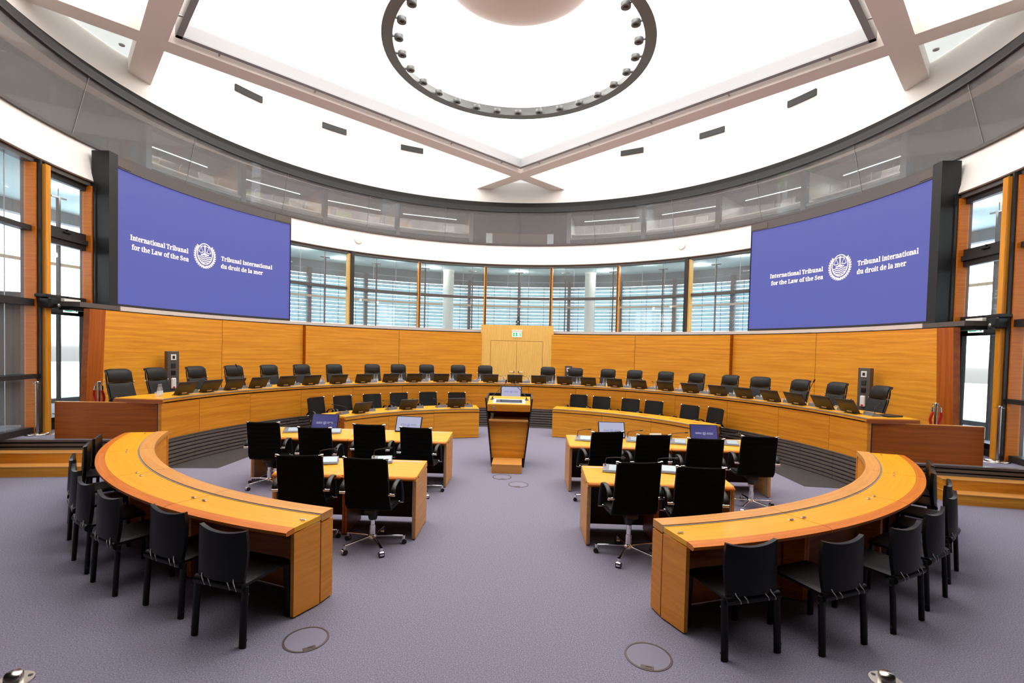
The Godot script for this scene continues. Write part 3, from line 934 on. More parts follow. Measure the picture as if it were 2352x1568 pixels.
# ------------------------------------------------------------------ the wooden rear wall
func build_wall_wood() -> void:
	var w := struct("wall_back", "curved orange wood panelled wall behind the bench")
	for q in [[-95.8, -72.4, 7.96], [-72.3, -54.4, 7.96], [-54.3, -31.25, 7.82], [-31.15, -9.4, 7.82], [9.4, 31.15, 7.82], [31.25, 54.3, 7.82], [54.4, 72.3, 7.96], [72.4, 95.8, 7.96]]:
		var top := 2.8 if q[2] > 7.9 else 2.79
		part("panel", mb(roff()).arc(0, q[2], q[2] + 0.1, D, top, q[0], q[1], 10), M.wood, w)
	for s in [-1.0, 1.0]:
		part("reveal", mb(roff()).arc(0, 7.84, 8.06, D, 2.8, s * 54.3, s * 54.42, 1), M.deep, w)
		# slanting end cheek
		var e := mb(roff())
		e.swap = true
		var p := [pol(s * 96.2, 7.95, D), pol(s * 98.6, 8.0, D), pol(s * 97.7, 8.0, 2.8), pol(s * 95.3, 7.95, 2.8)]
		var o: Vector3 = (p[1] - p[0]).cross(p[3] - p[0]).normalized()
		if o.dot(p[0]) > 0: o = -o
		e.quad(p[0], p[1], p[2], p[3], o, Vector2(0, D), Vector2(0.35, D), Vector2(0.35, 2.8), Vector2(0, 2.8))
		var qb := []
		for x in p: qb.append(x - o * 0.12)
		e.quad(qb[0], qb[1], qb[2], qb[3], -o)
		e.quad(p[0], p[3], qb[3], qb[0], (p[0] - p[1]).normalized())
		e.quad(p[1], p[2], qb[2], qb[1], (p[1] - p[0]).normalized())
		e.quad(p[3], p[2], qb[2], qb[3], Vector3.UP)
		part("cheek", e, M.deep, w)
	for s in [-1.0, 1.0]:
		part("ledge", mb().arc(0, 8.12, 8.6, 2.83, 2.92, s * 9.2, s * 91.0, 40), M.ledge, w)
		part("ledge_return", mb().arc(0, 8.14, 8.6, 2.83, 2.92, s * 91.0, s * 98.0, 4), M.rail, w)
		part("shadow_gap", mb().arc(0, 8.3, 8.5, 2.76, 2.83, s * 9.2, s * 98.0, 40), M.black, w)
		for k in 6:
			part("bracket", mb().box(Vector3(-0.05, 2.8, -0.02), Vector3(0.05, 2.83, 0.1), 0.004, at_phi(s * (22.0 + 12.0 * k), 8.14, 0)), M.black, w)
	# pale door block in the middle
	var d := struct("door_5", "pale oak double door in a projecting block")
	var z := -7.75
	for q in [[-1.315, -0.95, D, 3.1], [0.96, 1.34, D, 3.1], [-0.95, 0.96, 2.53, 3.1]]:
		var b := mb(roff())
		b.swap = true
		part("surround", b.box(Vector3(q[0], q[2], z - 0.55), Vector3(q[1], q[3], z), 0.0), M.oak, d)
	part("gap", mb().box(Vector3(-0.96, D, z - 0.5), Vector3(0.97, 2.54, z - 0.03)), M.deep, d)
	for s in [-1.0, 1.0]:
		var b := mb(roff())
		b.swap = true
		var lf := part("door_leaf", b.box(Vector3(-0.939 if s < 0 else 0.013, D, z - 0.04), Vector3(0.003 if s < 0 else 0.949, 2.518, z - 0.002), 0.003), M.oak, d)
		var hx := Transform3D(Basis.IDENTITY, Vector3(0.008 + s * 0.09, 1.4, z))
		part("door_handle", mb().tube([Vector3(0, 0, 0), Vector3(0, 0, 0.06), Vector3(s * 0.03, 0, 0.065), Vector3(s * 0.15, 0, 0.065)], 0.013, 8).cyl(Vector3(0, 0, 0), Vector3(0, 0, 0.012), 0.03).cyl(Vector3(0, -0.12, 0), Vector3(0, -0.12, 0.012), 0.022), M.steel, lf, hx)
	exit_sign(Transform3D(Basis.IDENTITY, Vector3(0.005, 2.8, z + 0.04)), "green and white running-man exit sign above the oak double door")
	var cam := thing("ceiling_camera", "small black camera standing on top of the oak door block", "camera", Vector3(0.03, 3.1, z - 0.15))
	part("base", mb().lathe([Vector2(0, 0), Vector2(0.075, 0), Vector2(0.075, 0.04), Vector2(0.05, 0.06), Vector2(0, 0.06)], 20), M.plastic, cam)
	part("yoke", mb().box(Vector3(-0.075, 0.05, -0.04), Vector3(-0.055, 0.19, 0.04), 0.008).box(Vector3(0.055, 0.05, -0.04), Vector3(0.075, 0.19, 0.04), 0.008), M.plastic, cam)
	part("head", mb().box(Vector3(-0.053, 0.08, -0.07), Vector3(0.053, 0.2, 0.07), 0.02), M.plastic, cam)
	part("lens", mb().lathe([Vector2(0.0, 0.012), Vector2(0.03, 0.008), Vector2(0.034, 0)], 16, Transform3D(Basis(Vector3.RIGHT, PI / 2), Vector3(0, 0.13, 0.07))), M.grey, cam)
	part("pole", mb().cyl(Vector3(0, 0.2, -0.02), Vector3(0, 0.34, -0.02), 0.02), M.plastic, cam)

func exit_sign(xf: Transform3D, label: String) -> void:
	var s := thing("exit_sign", label, "exit sign", Vector3.ZERO)
	s.transform = xf
	part("housing", mb().box(Vector3(-0.19, 0.04, -0.03), Vector3(0.19, 0.13, 0.04), 0.006), M.white_metal, s)
	var pl := part("sign_panel", mb().box(Vector3(-0.165, -0.13, -0.008), Vector3(0.165, 0.04, 0.008), 0.002), M.exit_white, s)
	part("sign_field", mb().box(Vector3(-0.145, -0.11, 0.008), Vector3(0.02, 0.025, 0.011)).box(Vector3(0.105, -0.11, 0.008), Vector3(0.145, 0.025, 0.011)), M.exit_green, pl)
	# arrow pointing down on the left field, a small running figure beside the door on the right
	var a := Transform3D(Basis(Vector3.RIGHT, PI / 2), Vector3(-0.0625, -0.045, 0.0))
	part("sign_arrow", mb().prism(PackedVector2Array([Vector2(-0.016, -0.055), Vector2(0.016, -0.055), Vector2(0.016, 0.0), Vector2(0.042, 0.0), Vector2(0.0, 0.05), Vector2(-0.042, 0.0), Vector2(-0.016, 0.0)]), 0.011, 0.013, a), M.exit_white, pl)
	part("sign_figure", mb().cyl(Vector3(0.062, 0.005, 0.01), Vector3(0.062, 0.005, 0.0125), 0.012).tube([Vector3(0.062, -0.01, 0.011), Vector3(0.056, -0.05, 0.011), Vector3(0.07, -0.075, 0.011), Vector3(0.066, -0.1, 0.011)], 0.008, 6).tube([Vector3(0.056, -0.05, 0.011), Vector3(0.038, -0.07, 0.011), Vector3(0.03, -0.1, 0.011)], 0.008, 6).tube([Vector3(0.04, -0.035, 0.011), Vector3(0.06, -0.016, 0.011), Vector3(0.084, -0.034, 0.011)], 0.006, 6), M.exit_green, pl)


# ------------------------------------------------------------------ the two curved screens
func bend(src: Array, a0: float, y0: float, r: float, scale := 1.0) -> ArrayMesh:
	# wraps flat arrays (x to the right, y up, z towards the room) on the ring of radius r
	var out := src.duplicate()
	var v: PackedVector3Array = src[Mesh.ARRAY_VERTEX]
	var n: PackedVector3Array = src[Mesh.ARRAY_NORMAL]
	var v2 := PackedVector3Array()
	var n2 := PackedVector3Array()
	for k in v.size():
		var phi := a0 + rad_to_deg(v[k].x * scale / r)
		var q := at_phi(phi, r - v[k].z, y0 + v[k].y * scale)
		v2.append(q.origin)
		n2.append(q.basis * n[k])
	var arr := []
	arr.resize(Mesh.ARRAY_MAX)
	arr[Mesh.ARRAY_VERTEX] = v2
	arr[Mesh.ARRAY_NORMAL] = n2
	if src[Mesh.ARRAY_TEX_UV] != null: arr[Mesh.ARRAY_TEX_UV] = src[Mesh.ARRAY_TEX_UV]
	if src[Mesh.ARRAY_INDEX] != null: arr[Mesh.ARRAY_INDEX] = src[Mesh.ARRAY_INDEX]
	var m := ArrayMesh.new()
	m.add_surface_from_arrays(Mesh.PRIMITIVE_TRIANGLES, arr)
	return m

func text_arrays(s: String, width: float, height := 0.0) -> Array:
	var tm := TextMesh.new()
	var sf := SystemFont.new()
	sf.font_names = PackedStringArray(["Droid Serif"])
	sf.font_weight = 700
	tm.font = sf
	tm.font_size = 32
	tm.pixel_size = 0.01
	tm.depth = 0.3
	tm.text = s
	tm.horizontal_alignment = HORIZONTAL_ALIGNMENT_LEFT
	var arr := tm.surface_get_arrays(0)
	var v: PackedVector3Array = arr[Mesh.ARRAY_VERTEX]
	var lo := Vector3(1e9, 1e9, 1e9)
	var hi := -lo
	for p in v:
		lo = lo.min(p)
		hi = hi.max(p)
	# baseline: the text's descenders are measured with a plain capital
	tm.text = "I"
	var cap := tm.surface_get_arrays(0)[Mesh.ARRAY_VERTEX] as PackedVector3Array
	var base := 1e9
	var captop := -1e9
	for p in cap:
		base = minf(base, p.y)
		captop = maxf(captop, p.y)
	var kx := width / (hi.x - lo.x)
	var ky := kx if height == 0.0 else height / (captop - base)
	for k in v.size():
		v[k] = Vector3((v[k].x - lo.x) * kx, (v[k].y - base) * ky, (v[k].z + 0.15) * 0.01)
	arr[Mesh.ARRAY_VERTEX] = v
	return arr

func stroke(b: MB, p: Array, w: float, closed := false) -> void:
	# a flat line of width w in the xy plane
	var n := p.size()
	var L := []
	var R := []
	for i in n:
		var d: Vector2
		if closed: d = (p[(i + 1) % n] - p[(i + n - 1) % n]).normalized()
		else: d = (p[mini(i + 1, n - 1)] - p[maxi(i - 1, 0)]).normalized()
		var o := Vector2(-d.y, d.x) * w / 2
		L.append(p[i] + o)
		R.append(p[i] - o)
	for i in (n if closed else n - 1):
		var j := (i + 1) % n
		b.quad(Vector3(L[i].x, L[i].y, 0.004), Vector3(L[j].x, L[j].y, 0.004), Vector3(R[j].x, R[j].y, 0.004), Vector3(R[i].x, R[i].y, 0.004), Vector3(0, 0, 1))

func emblem() -> MB:
	# an oval with a pair of scales over waves, between two laurel sprays; half height 1
	var b := mb()
	var ov := []
	for k in 40: ov.append(Vector2(0.64 * cos(TAU * k / 40), 0.12 + 0.8 * sin(TAU * k / 40)))
	stroke(b, ov, 0.06, true)
	stroke(b, [Vector2(0, 0.08), Vector2(0, 0.82)], 0.09)
	stroke(b, [Vector2(-0.34, 0.05), Vector2(0.34, 0.05)], 0.08)
	stroke(b, [Vector2(-0.16, 0.13), Vector2(0.16, 0.13)], 0.06)
	stroke(b, [Vector2(-0.36, 0.68), Vector2(0, 0.74), Vector2(0.36, 0.68)], 0.05)
	for s in [-1.0, 1.0]:
		stroke(b, [Vector2(s * 0.34, 0.68), Vector2(s * 0.48, 0.3)], 0.025)
		stroke(b, [Vector2(s * 0.34, 0.68), Vector2(s * 0.18, 0.3)], 0.025)
		var pan := []
		for k in 9: pan.append(Vector2(s * 0.33 + 0.19 * cos(PI + PI * k / 8.0), 0.3 + 0.1 * sin(PI + PI * k / 8.0)))
		stroke(b, pan, 0.05)
	for r in 4:
		var hw: float = [0.56, 0.54, 0.46, 0.32][r]
		var wv := []
		for k in 25:
			var x := -hw + 2 * hw * k / 24.0
			wv.append(Vector2(x, -0.1 - 0.15 * r + 0.03 * sin(x * 17.0)))
		stroke(b, wv, 0.06)
	for s in [-1.0, 1.0]:
		var stem := []
		for k in 15:
			var a := deg_to_rad(-100.0 + 150.0 * k / 14.0)
			stem.append(Vector2(s * 0.84 * cos(a), 0.02 + 0.92 * sin(a)))
		stroke(b, stem, 0.035)
		for k in range(1, 14):
			var d: Vector2 = (stem[k + 1] - stem[k - 1]).normalized()
			for e in [-1.0, 1.0]:
				var dir: Vector2 = (d + Vector2(-d.y, d.x) * e * 0.75).normalized()
				var tip: Vector2 = stem[k] + dir * 0.2
				var mid: Vector2 = stem[k] + dir * 0.1
				var o := Vector2(-dir.y, dir.x) * 0.045
				b.quad(Vector3(stem[k].x, stem[k].y, 0.004), Vector3(mid.x + o.x, mid.y + o.y, 0.004), Vector3(tip.x, tip.y, 0.004), Vector3(mid.x - o.x, mid.y - o.y, 0.004), Vector3(0, 0, 1))
		stroke(b, [Vector2(0, -0.98), Vector2(s * 0.2, -0.86), Vector2(s * 0.42, -0.78)], 0.05)
	return b

func build_screens() -> void:
	for s in [-1.0, 1.0]:
		var side := "left" if s < 0 else "right"
		var o := thing("video_screen", "large curved blue video screen with cream lettering on the %s" % side, "screen", Vector3.ZERO)
		var a0 := -90.0 if s < 0 else 55.4
		var a1 := -55.4 if s < 0 else 90.0
		part("screen_panel", mb().arc(0, 8.5, 8.56, 3.0, 5.885, a0, a1, 30), M.screen_blue, o)
		part("upper_housing", mb().arc(0, 8.46, 8.62, 5.887, 6.11, a0 - 0.05, a1 + 0.05, 30), M.rail, o)
		part("lower_trim", mb().arc(0, 8.46, 8.62, 2.925, 2.998, a0, a1, 30), M.frame, o)
		var oa := a0 if s < 0 else a1
		part("side_trim", mb().arc(0, 8.3, 8.66, 2.9, 6.08, oa + s * 0.02, oa + s * 1.55, 2), M.black, o)
		for e in [a0, a1]:
			var w := 3.4
			var q0: float = e + 0.2 if e == a0 else e - w
			part("speaker_flap", mb().arc(0, 8.448, 8.46, 5.915, 6.07, q0, q0 + w - 0.2, 4), M.pillar, o)
		part("inner_edge", mb().arc(0, 8.47, 8.62, 3.0, 5.885, (a1 if s < 0 else a0) - 0.05, (a1 if s < 0 else a0) + 0.05, 1), M.black, o)
		var t0 := -86.4 if s < 0 else 59.55
		var r := 8.495
		for q in [["International Tribunal", t0, 4.44, 10.4], ["for the Law of the Sea", t0 + 0.25, 4.235, 10.2], ["Tribunal international", t0 + 16.75, 4.43, 10.4], ["du droit de la mer", t0 + 16.7, 4.225, 8.5]]:
			part("screen_lettering", bend(text_arrays(q[0], deg_to_rad(q[3]) * r, 0.115), q[1], q[2], r), M.lettering, o)
		var em := emblem()
		part("screen_emblem", bend(em.mesh().surface_get_arrays(0), t0 + 13.55, 4.475, r, 0.33), M.lettering, o)
		var hx := at_phi(s * 95.3, 8.6, 2.86)
		exit_sign(hx, "green and white exit sign over the glass door at the %s" % side)
		var cx := at_phi(s * 99.6, 8.52, 2.9)
		var cm := thing("wall_camera", "black swivelling camera on the transom beside the %s glass door" % side, "camera", Vector3.ZERO)
		cm.transform = cx
		part("bracket", mb().box(Vector3(-0.16, 0.06, -0.1), Vector3(0.12, 0.12, 0.1), 0.01), M.black, cm)
		part("body", mb().box(Vector3(-0.11, -0.13, -0.06), Vector3(0.11, 0.07, 0.12), 0.03), M.plastic, cm)
		part("lens", mb().cyl(Vector3(0.03, -0.07, 0.11), Vector3(0.03, -0.07, 0.17), 0.05, 16), M.black, cm)
		part("lens_glass", mb().lathe([Vector2(0, 0.01), Vector2(0.02, 0.006), Vector2(0.03, 0)], 14, Transform3D(Basis(Vector3.RIGHT, PI / 2), Vector3(0.03, -0.07, 0.171))), M.alu, cm)


# ------------------------------------------------------------------ the judges' bench
func build_bench() -> void:
	var b := thing("judges_bench", "long horseshoe judges' bench of orange wood on a grey slatted plinth", "bench")
	var seams := [-90.0, -81.4, -69.6, -57.2, -44.0, -30.8, -17.3, -4.2, 4.2, 17.3, 30.8, 44.0, 57.2, 69.6, 81.4, 90.0]
	for k in seams.size() - 1:
		part("front_panel", mb(roff()).arc(BZ, 5.97, 6.03, D, 1.138, seams[k] + 0.03, seams[k + 1] - 0.03, 4), M.bench, b)
	for k in 27:
		var a := -90.0 + 180.0 * k / 27.0
		part("fascia", mb(roff()).arc(BZ, 5.95, 6.0, 1.165, 1.214, a + 0.015, a + 6.667 - 0.015, 3), M.wood, b)
		part("worktop", mb(roff()).arc(BZ, 5.952, 6.8, 1.19, 1.222, a + 0.02, a + 6.667 - 0.02, 3), M.top, b)
	part("front_edge", mb().arc(BZ, 5.94, 5.952, 1.207, 1.224, -90, 90, 60), M.alu, b)
	part("shadow_gap", mb().arc(BZ, 6.03, 6.09, 1.12, 1.19, -89.9, 89.9, 60), M.black, b)
	part("carcass", mb().arc(BZ, 6.05, 6.1, 0.0, 1.13, -89.6, 89.6, 60), M.black, b)
	for s in [-1.0, 1.0]:
		part("end_cap", mb(roff()).box(Vector3(-0.43, 1.14, -0.02), Vector3(0.43, 1.21, 0.0), 0.002, Transform3D(Basis.IDENTITY, Vector3(s * 6.37, 0, BZ + 0.02))), M.deep, b)
		part("pedestal", mb().box(Vector3(-0.35, D, -0.5), Vector3(0.35, 1.19, -0.06), 0.0, Transform3D(Basis.IDENTITY, Vector3(s * 6.45, 0, BZ))), M.frame, b)
	# slats of the plinth, one per half panel
	for k in 24:
		var a := -90.0 + 7.5 * k
		for j in 7:
			var y := 0.016 + j * 0.07
			part("slat", mb().arc(BZ, 5.965, 6.0, y, y + 0.046, a + 0.03, a + 7.47, 3), M.slat, b)
	part("plinth_cap", mb().arc(BZ, 5.955, 6.02, 0.49, D - 0.002, -90, 90, 60), M.slat, b)
	for s in [-1.0, 1.0]:
		var x := Vector3(s * 1.0, 0, 0.125).normalized()
		var z := Vector3(-0.125 * s, 0, 1.0).normalized()
		var xf := Transform3D(Basis(x * s, Vector3.UP, z), Vector3(s * 5.98, 0, BZ - 0.105))
		var w := thing("wing_panel", "low dark orange wood wing at the %s end of the judges' bench" % ("left" if s < 0 else "right"), "panel")
		w.transform = xf
		var lo := Vector3(0 if s > 0 else -1.745, D + 0.002, 0)
		var hi := Vector3(1.745 if s > 0 else 0, 1.14, 0.05)
		part("face", mb(roff()).box(lo, hi, 0.003), M.deep, w)
		part("top_edge", mb(roff()).box(Vector3(lo.x, 1.14, -0.002), Vector3(hi.x, 1.152, 0.052), 0.002), M.pale, w)
		part("base_strip", mb().box(Vector3(lo.x - (0.02 if s < 0 else 0.0), D - 0.004, 0.05), Vector3(hi.x + (0.02 if s > 0 else 0.0), D + 0.01, 0.062), 0.002), M.alu, w)


func five_star(parent: Node3D, metal: Material, y_top: float, lift: float) -> void:
	part("column", mb().cyl(Vector3(0, 0.11, 0), Vector3(0, y_top + lift, 0), 0.03, 14, 0.027).cyl(Vector3(0, 0.11, 0), Vector3(0, 0.24, 0), 0.036, 14), metal, parent)
	var base := mb().lathe([Vector2(0.02, 0.085), Vector2(0.045, 0.085), Vector2(0.05, 0.12), Vector2(0.036, 0.135), Vector2(0, 0.135)], 16)
	for k in 5:
		var d := Vector3(sin(TAU * k / 5.0), 0, cos(TAU * k / 5.0))
		base.tube([d * 0.03 + Vector3(0, 0.11, 0), d * 0.18 + Vector3(0, 0.103, 0), d * 0.325 + Vector3(0, 0.09, 0), d * 0.345 + Vector3(0, 0.082, 0)], 0.017, 8, 0.75)
		base.cyl(d * 0.338 + Vector3(0, 0.055, 0), d * 0.338 + Vector3(0, 0.098, 0), 0.019, 10)
	part("star_base", base, metal, parent)
	for k in 5:
		var d := Vector3(sin(TAU * k / 5.0), 0, cos(TAU * k / 5.0))
		var x := Vector3(d.z, 0, -d.x)
		var c := d * 0.345 + Vector3(0, 0.028, 0)
		var wheel := part("caster", mb().cyl(c - x * 0.028, c - x * 0.006, 0.028, 14).cyl(c + x * 0.006, c + x * 0.028, 0.028, 14), M.plastic, parent)
		part("caster_cover", mb().cyl(c - x * 0.022 + Vector3(0, 0.005, 0), c + x * 0.022 + Vector3(0, 0.005, 0), 0.03, 12), metal, wheel)


func make_judge_chair() -> Node3D:
	var t := thing("judge_chair", "", "chair")
	t.set_meta("base_name", "judge_chair")
	var side := func(y: float) -> float: return -0.17 - 0.16 * smoothstep(0.42, 1.1, y)
	part("seat", mb().sheet(func(u, w): return Vector3((u - 0.5) * 0.5, 0.47 - 0.015 * cos((u - 0.5) * 5.0) - 0.05 * pow(w, 6.0), -0.2 + 0.46 * w), func(u, w): return 0.04 * (1.0 - 0.5 * pow(absf(2 * u - 1), 6.0)), 8, 10), M.leather, t)
	part("backrest", mb().sheet(func(u, w): return Vector3((u - 0.5) * (0.45 - 0.03 * w), 0.44 + 0.5 * w, side.call(0.44 + 0.5 * w) - 0.02 * cos((u - 0.5) * 3.0) + 0.015), func(u, w): return 0.028 * (1.0 - 0.6 * pow(absf(2 * u - 1), 6.0)) * (1.0 - 0.6 * pow(absf(2 * w - 1), 10.0)), 8, 12), M.leather, t)
	part("headrest", mb().sheet(func(u, w): return Vector3((u - 0.5) * (0.42 - 0.03 * w), 0.945 + 0.215 * sin(w * 1.55), side.call(0.95 + 0.2 * w) + 0.02 - 0.11 * pow(w, 3.0)), func(u, w): return 0.034 * (1.0 - 0.6 * pow(absf(2 * u - 1), 6.0)) * (1.0 - 0.5 * pow(absf(2 * w - 1), 8.0)), 8, 10), M.leather, t)
	for s in [-1.0, 1.0]:
		var pts := []
		for k in 9:
			var y := 0.46 + 0.66 * k / 8.0
			pts.append(Vector3(s * (0.232 - 0.018 * k / 8.0), y, side.call(y) - 0.012))
		pts.append(Vector3(s * 0.212, 1.14, side.call(1.12) - 0.05))
		part("side_frame", mb().tube(pts, 0.014, 6), M.plastic, t)
		part("clip", mb().box(Vector3(s * 0.238 - 0.012, 0.925, side.call(0.94) - 0.02), Vector3(s * 0.238 + 0.012, 0.95, side.call(0.94) + 0.015), 0.004), M.chrome, t)
		part("armrest", mb().tube([Vector3(s * 0.245, 0.62, -0.2), Vector3(s * 0.27, 0.68, -0.12), Vector3(s * 0.285, 0.705, 0.0), Vector3(s * 0.285, 0.69, 0.12), Vector3(s * 0.28, 0.62, 0.2), Vector3(s * 0.265, 0.47, 0.19)], 0.022, 8, 0.6), M.plastic, t)
	five_star(t, M.chrome, 0.45, 0.0)
	return t


func make_monitor() -> Node3D:
	var t := thing("bench_monitor", "", "monitor")
	t.set_meta("base_name", "bench_monitor")
	# seen from behind: it leans over towards the room; local z towards the room
	var xf := Transform3D(Basis(Vector3.RIGHT, deg_to_rad(31)), Vector3(0, 0.012, -0.02))
	part("back_cover", mb().box(Vector3(-0.22, 0, -0.022), Vector3(0.22, 0.275, 0.0), 0.006, xf), M.lid, t)
	part("screen_face", mb().box(Vector3(-0.21, 0.012, -0.025), Vector3(0.21, 0.265, -0.022), 0.0, xf), M.display_dark, t)
	part("foot", mb().box(Vector3(-0.12, 0.0, -0.16), Vector3(0.12, 0.012, 0.0), 0.004).box(Vector3(-0.05, 0.01, -0.11), Vector3(0.05, 0.1, -0.08), 0.004), M.plastic, t)
	part("round_emblem", mb().lathe([Vector2(0.024, 0.0), Vector2(0.024, 0.002), Vector2(0.027, 0.002), Vector2(0.027, 0)], 20, xf * Transform3D(Basis(Vector3.RIGHT, PI / 2), Vector3(0, 0.222, 0.0))).box(Vector3(-0.014, 0.214, 0), Vector3(0.014, 0.217, 0.0015), 0.0, xf).box(Vector3(-0.0015, 0.214, 0), Vector3(0.0015, 0.236, 0.0015), 0.0, xf), M.emblem_line, t)
	part("name_plate", mb().box(Vector3(-0.058, 0.018, 0), Vector3(0.058, 0.042, 0.002), 0.0, xf), M.tan, t)
	return t


func make_bottle() -> Node3D:
	var t := thing("water_bottle", "", "bottle")
	t.set_meta("base_name", "water_bottle")
	part("glass_body", mb().lathe([Vector2(0, 0), Vector2(0.029, 0), Vector2(0.031, 0.01), Vector2(0.031, 0.115), Vector2(0.024, 0.145), Vector2(0.0135, 0.18), Vector2(0.0125, 0.205)], 12), M.clear, t)
	part("paper_label", mb().lathe([Vector2(0.0318, 0.03), Vector2(0.0318, 0.1)], 14), M.bottle_label, t)
	part("cap", mb().lathe([Vector2(0.0145, 0.2), Vector2(0.0145, 0.222), Vector2(0, 0.222)], 12), M.alu, t)
	return t


func make_tumbler() -> Node3D:
	var t := thing("drinking_glass", "", "glass")
	t.set_meta("base_name", "drinking_glass")
	part("wall", mb().lathe([Vector2(0, 0.006), Vector2(0.028, 0.0), Vector2(0.034, 0.09), Vector2(0.032, 0.09), Vector2(0.027, 0.012), Vector2(0, 0.012)], 14), M.clear, t)
	return t


func make_console(lit: bool, long_neck: bool) -> Node3D:
	var t := thing("microphone_console", "", "microphone")
	t.set_meta("base_name", "microphone_console")
	# the user's side is -z; a wedge with a tilted display and a goose neck
	var wedge := PackedVector2Array([Vector2(-0.085, 0.0), Vector2(0.085, 0.0), Vector2(0.07, 0.062), Vector2(0.05, 0.064), Vector2(-0.08, 0.014)])
	part("body", mb().prism(wedge, -0.125, 0.125, Transform3D(Basis(Vector3(0, 0, 1), Vector3(1, 0, 0), Vector3(0, 1, 0)), Vector3.ZERO)), M.console, t)
	var xf := Transform3D(Basis(Vector3.RIGHT, deg_to_rad(-21.5)), Vector3(0, 0.04, -0.015))
	part("display", mb().box(Vector3(-0.115, 0.0, -0.055), Vector3(0.05, 0.004, 0.055), 0.001, xf), M.display_lit if lit else M.display_dark, t)
	part("base_plate", mb().box(Vector3(-0.13, 0.0, -0.095), Vector3(0.13, 0.006, 0.09), 0.002), M.alu, t)
	var h := 0.30 if long_neck else 0.17
	var neck := mb().tube([Vector3(0.1, 0.04, 0.03), Vector3(0.1, 0.09, 0.035), Vector3(0.09, 0.09 + h * 0.3, 0.03), Vector3(0.05, 0.09 + h * 0.42, -0.02), Vector3(-0.02, 0.1 + h * 0.5, -0.09), Vector3(-0.1, 0.11 + h * 0.55, -0.16)] if not long_neck else [Vector3(0.1, 0.04, 0.03), Vector3(0.1, 0.12, 0.03), Vector3(0.09, 0.22, 0.02), Vector3(0.05, 0.34, -0.02), Vector3(0.0, 0.42, -0.05)], 0.005, 6)
	var nk := part("goose_neck", neck, M.plastic, t)
	part("microphone_tip", mb().cyl(Vector3(-0.09, 0.1085 + h * 0.54, -0.15) if not long_neck else Vector3(0.005, 0.41, -0.047), Vector3(-0.125, 0.112 + h * 0.58, -0.185) if not long_neck else Vector3(-0.02, 0.45, -0.062), 0.011, 8), M.plastic, nk)
	part("neck_socket", mb().cyl(Vector3(0.1, 0.03, 0.03), Vector3(0.1, 0.075, 0.032), 0.012, 10), M.alu, t)
	return t


func build_bench_things() -> void:
	M.display_lit = plain(c8(40, 44, 48), 0.15)
	M.display_lit.emission_enabled = true
	M.display_lit.emission = c8(190, 206, 210)
	M.display_lit.emission_energy_multiplier = 0.75
	var ch := make_judge_chair()
	var phis := [-86.4, -79.6, -72.4, -65.2, -58.1, -51.2, -44.0, -35.2, -29.0, -22.1, -14.3, -7.5, 8.3, 15.2, 23.2, 29.6, 36.9, 43.9, 51.2, 58.5, 65.4, 72.2, 79.5]
	for k in phis.size():
		var p: float = phis[k]
		var r := 6.85
		var extra := 0.0
		if k == 0: extra = -12.0
		if k == 19: extra = 20.0
		if k == 22: extra = -6.0
		copy(ch, "high-backed black leather chair behind the judges' bench, %s from the left end" % nth(k + 1), pol(p, r, D, BZ), deg_to_rad(-p + extra), "judges' chairs")
	var mo := make_monitor()
	var mp := [-83.2, -77.7, -72.3, -66.7, -60.0, -54.0, -47.2, -40.8, -33.7, -27.4, -20.1, -13.8, -6.5, 0.2, 6.8, 13.9, 20.4, 27.5, 33.9, 40.8, 47.1, 54.0, 60.2, 66.6, 72.2, 78.4, 83.9]
	var bo := make_bottle()
	var gl := make_tumbler()
	var co := make_console(false, false)
	for k in mp.size():
		var p: float = mp[k]
		var where := "%s bench monitor from the left" % nth(k + 1)
		copy(mo, "dark tilted monitor back, %s" % where.replace("monitor", "one"), pol(p, 6.12, 1.223, BZ), deg_to_rad(-p), "monitors on the judges' bench")
		for e in 2:
			copy(bo, "%s water bottle of the pair beside the %s" % [["left", "right"][e], where], pol(p - 3.5 + 0.72 * e, 6.3 + 0.03 * e, 1.223, BZ), k * 0.7 + e, "bottles on the judges' bench")
		copy(gl, "empty drinking glass beside the %s" % where, pol(p - 4.25, 6.27, 1.223, BZ), 0.0, "glasses on the judges' bench")
		copy(co, "grey microphone console beside the %s" % where, pol(p + 2.9, 6.3, 1.223, BZ), deg_to_rad(-p - 8.0), "consoles on the judges' bench")
	for q in [[-67.6, "left"], [71.5, "right"]]:
		var p: float = q[0]
		var lm := thing("standing_microphone", "tall thin black microphone rising straight from the %s part of the judges' bench" % q[1], "microphone", pol(p, 6.45, 1.223, BZ), deg_to_rad(-p))
		part("stem", mb().tube([Vector3(0, 0, 0), Vector3(-0.02, 0.15, 0), Vector3(-0.08 if p < 0 else 0.08, 0.3, 0.0), Vector3(-0.17 if p < 0 else 0.17, 0.48, 0)], 0.006, 6), M.plastic, lm)
		part("tip", mb().cyl(Vector3(-0.165 if p < 0 else 0.165, 0.47, 0), Vector3(-0.2 if p < 0 else 0.2, 0.53, 0), 0.014, 8), M.plastic, lm)
		part("socket", mb().lathe([Vector2(0, 0), Vector2(0.03, 0), Vector2(0.025, 0.03), Vector2(0.01, 0.05)], 12), M.alu, lm)
	var bk := thing("folder", "dark closed folder lying on the right end of the judges' bench", "folder", pol(87.2, 6.55, 1.223, BZ), 0.3)
	part("cover", mb().box(Vector3(-0.16, 0, -0.12), Vector3(0.16, 0.028, 0.12), 0.004), M.plastic, bk)
	part("pages", mb().box(Vector3(-0.155, 0.005, -0.115), Vector3(0.163, 0.023, 0.115), 0.002), M.paper, bk)


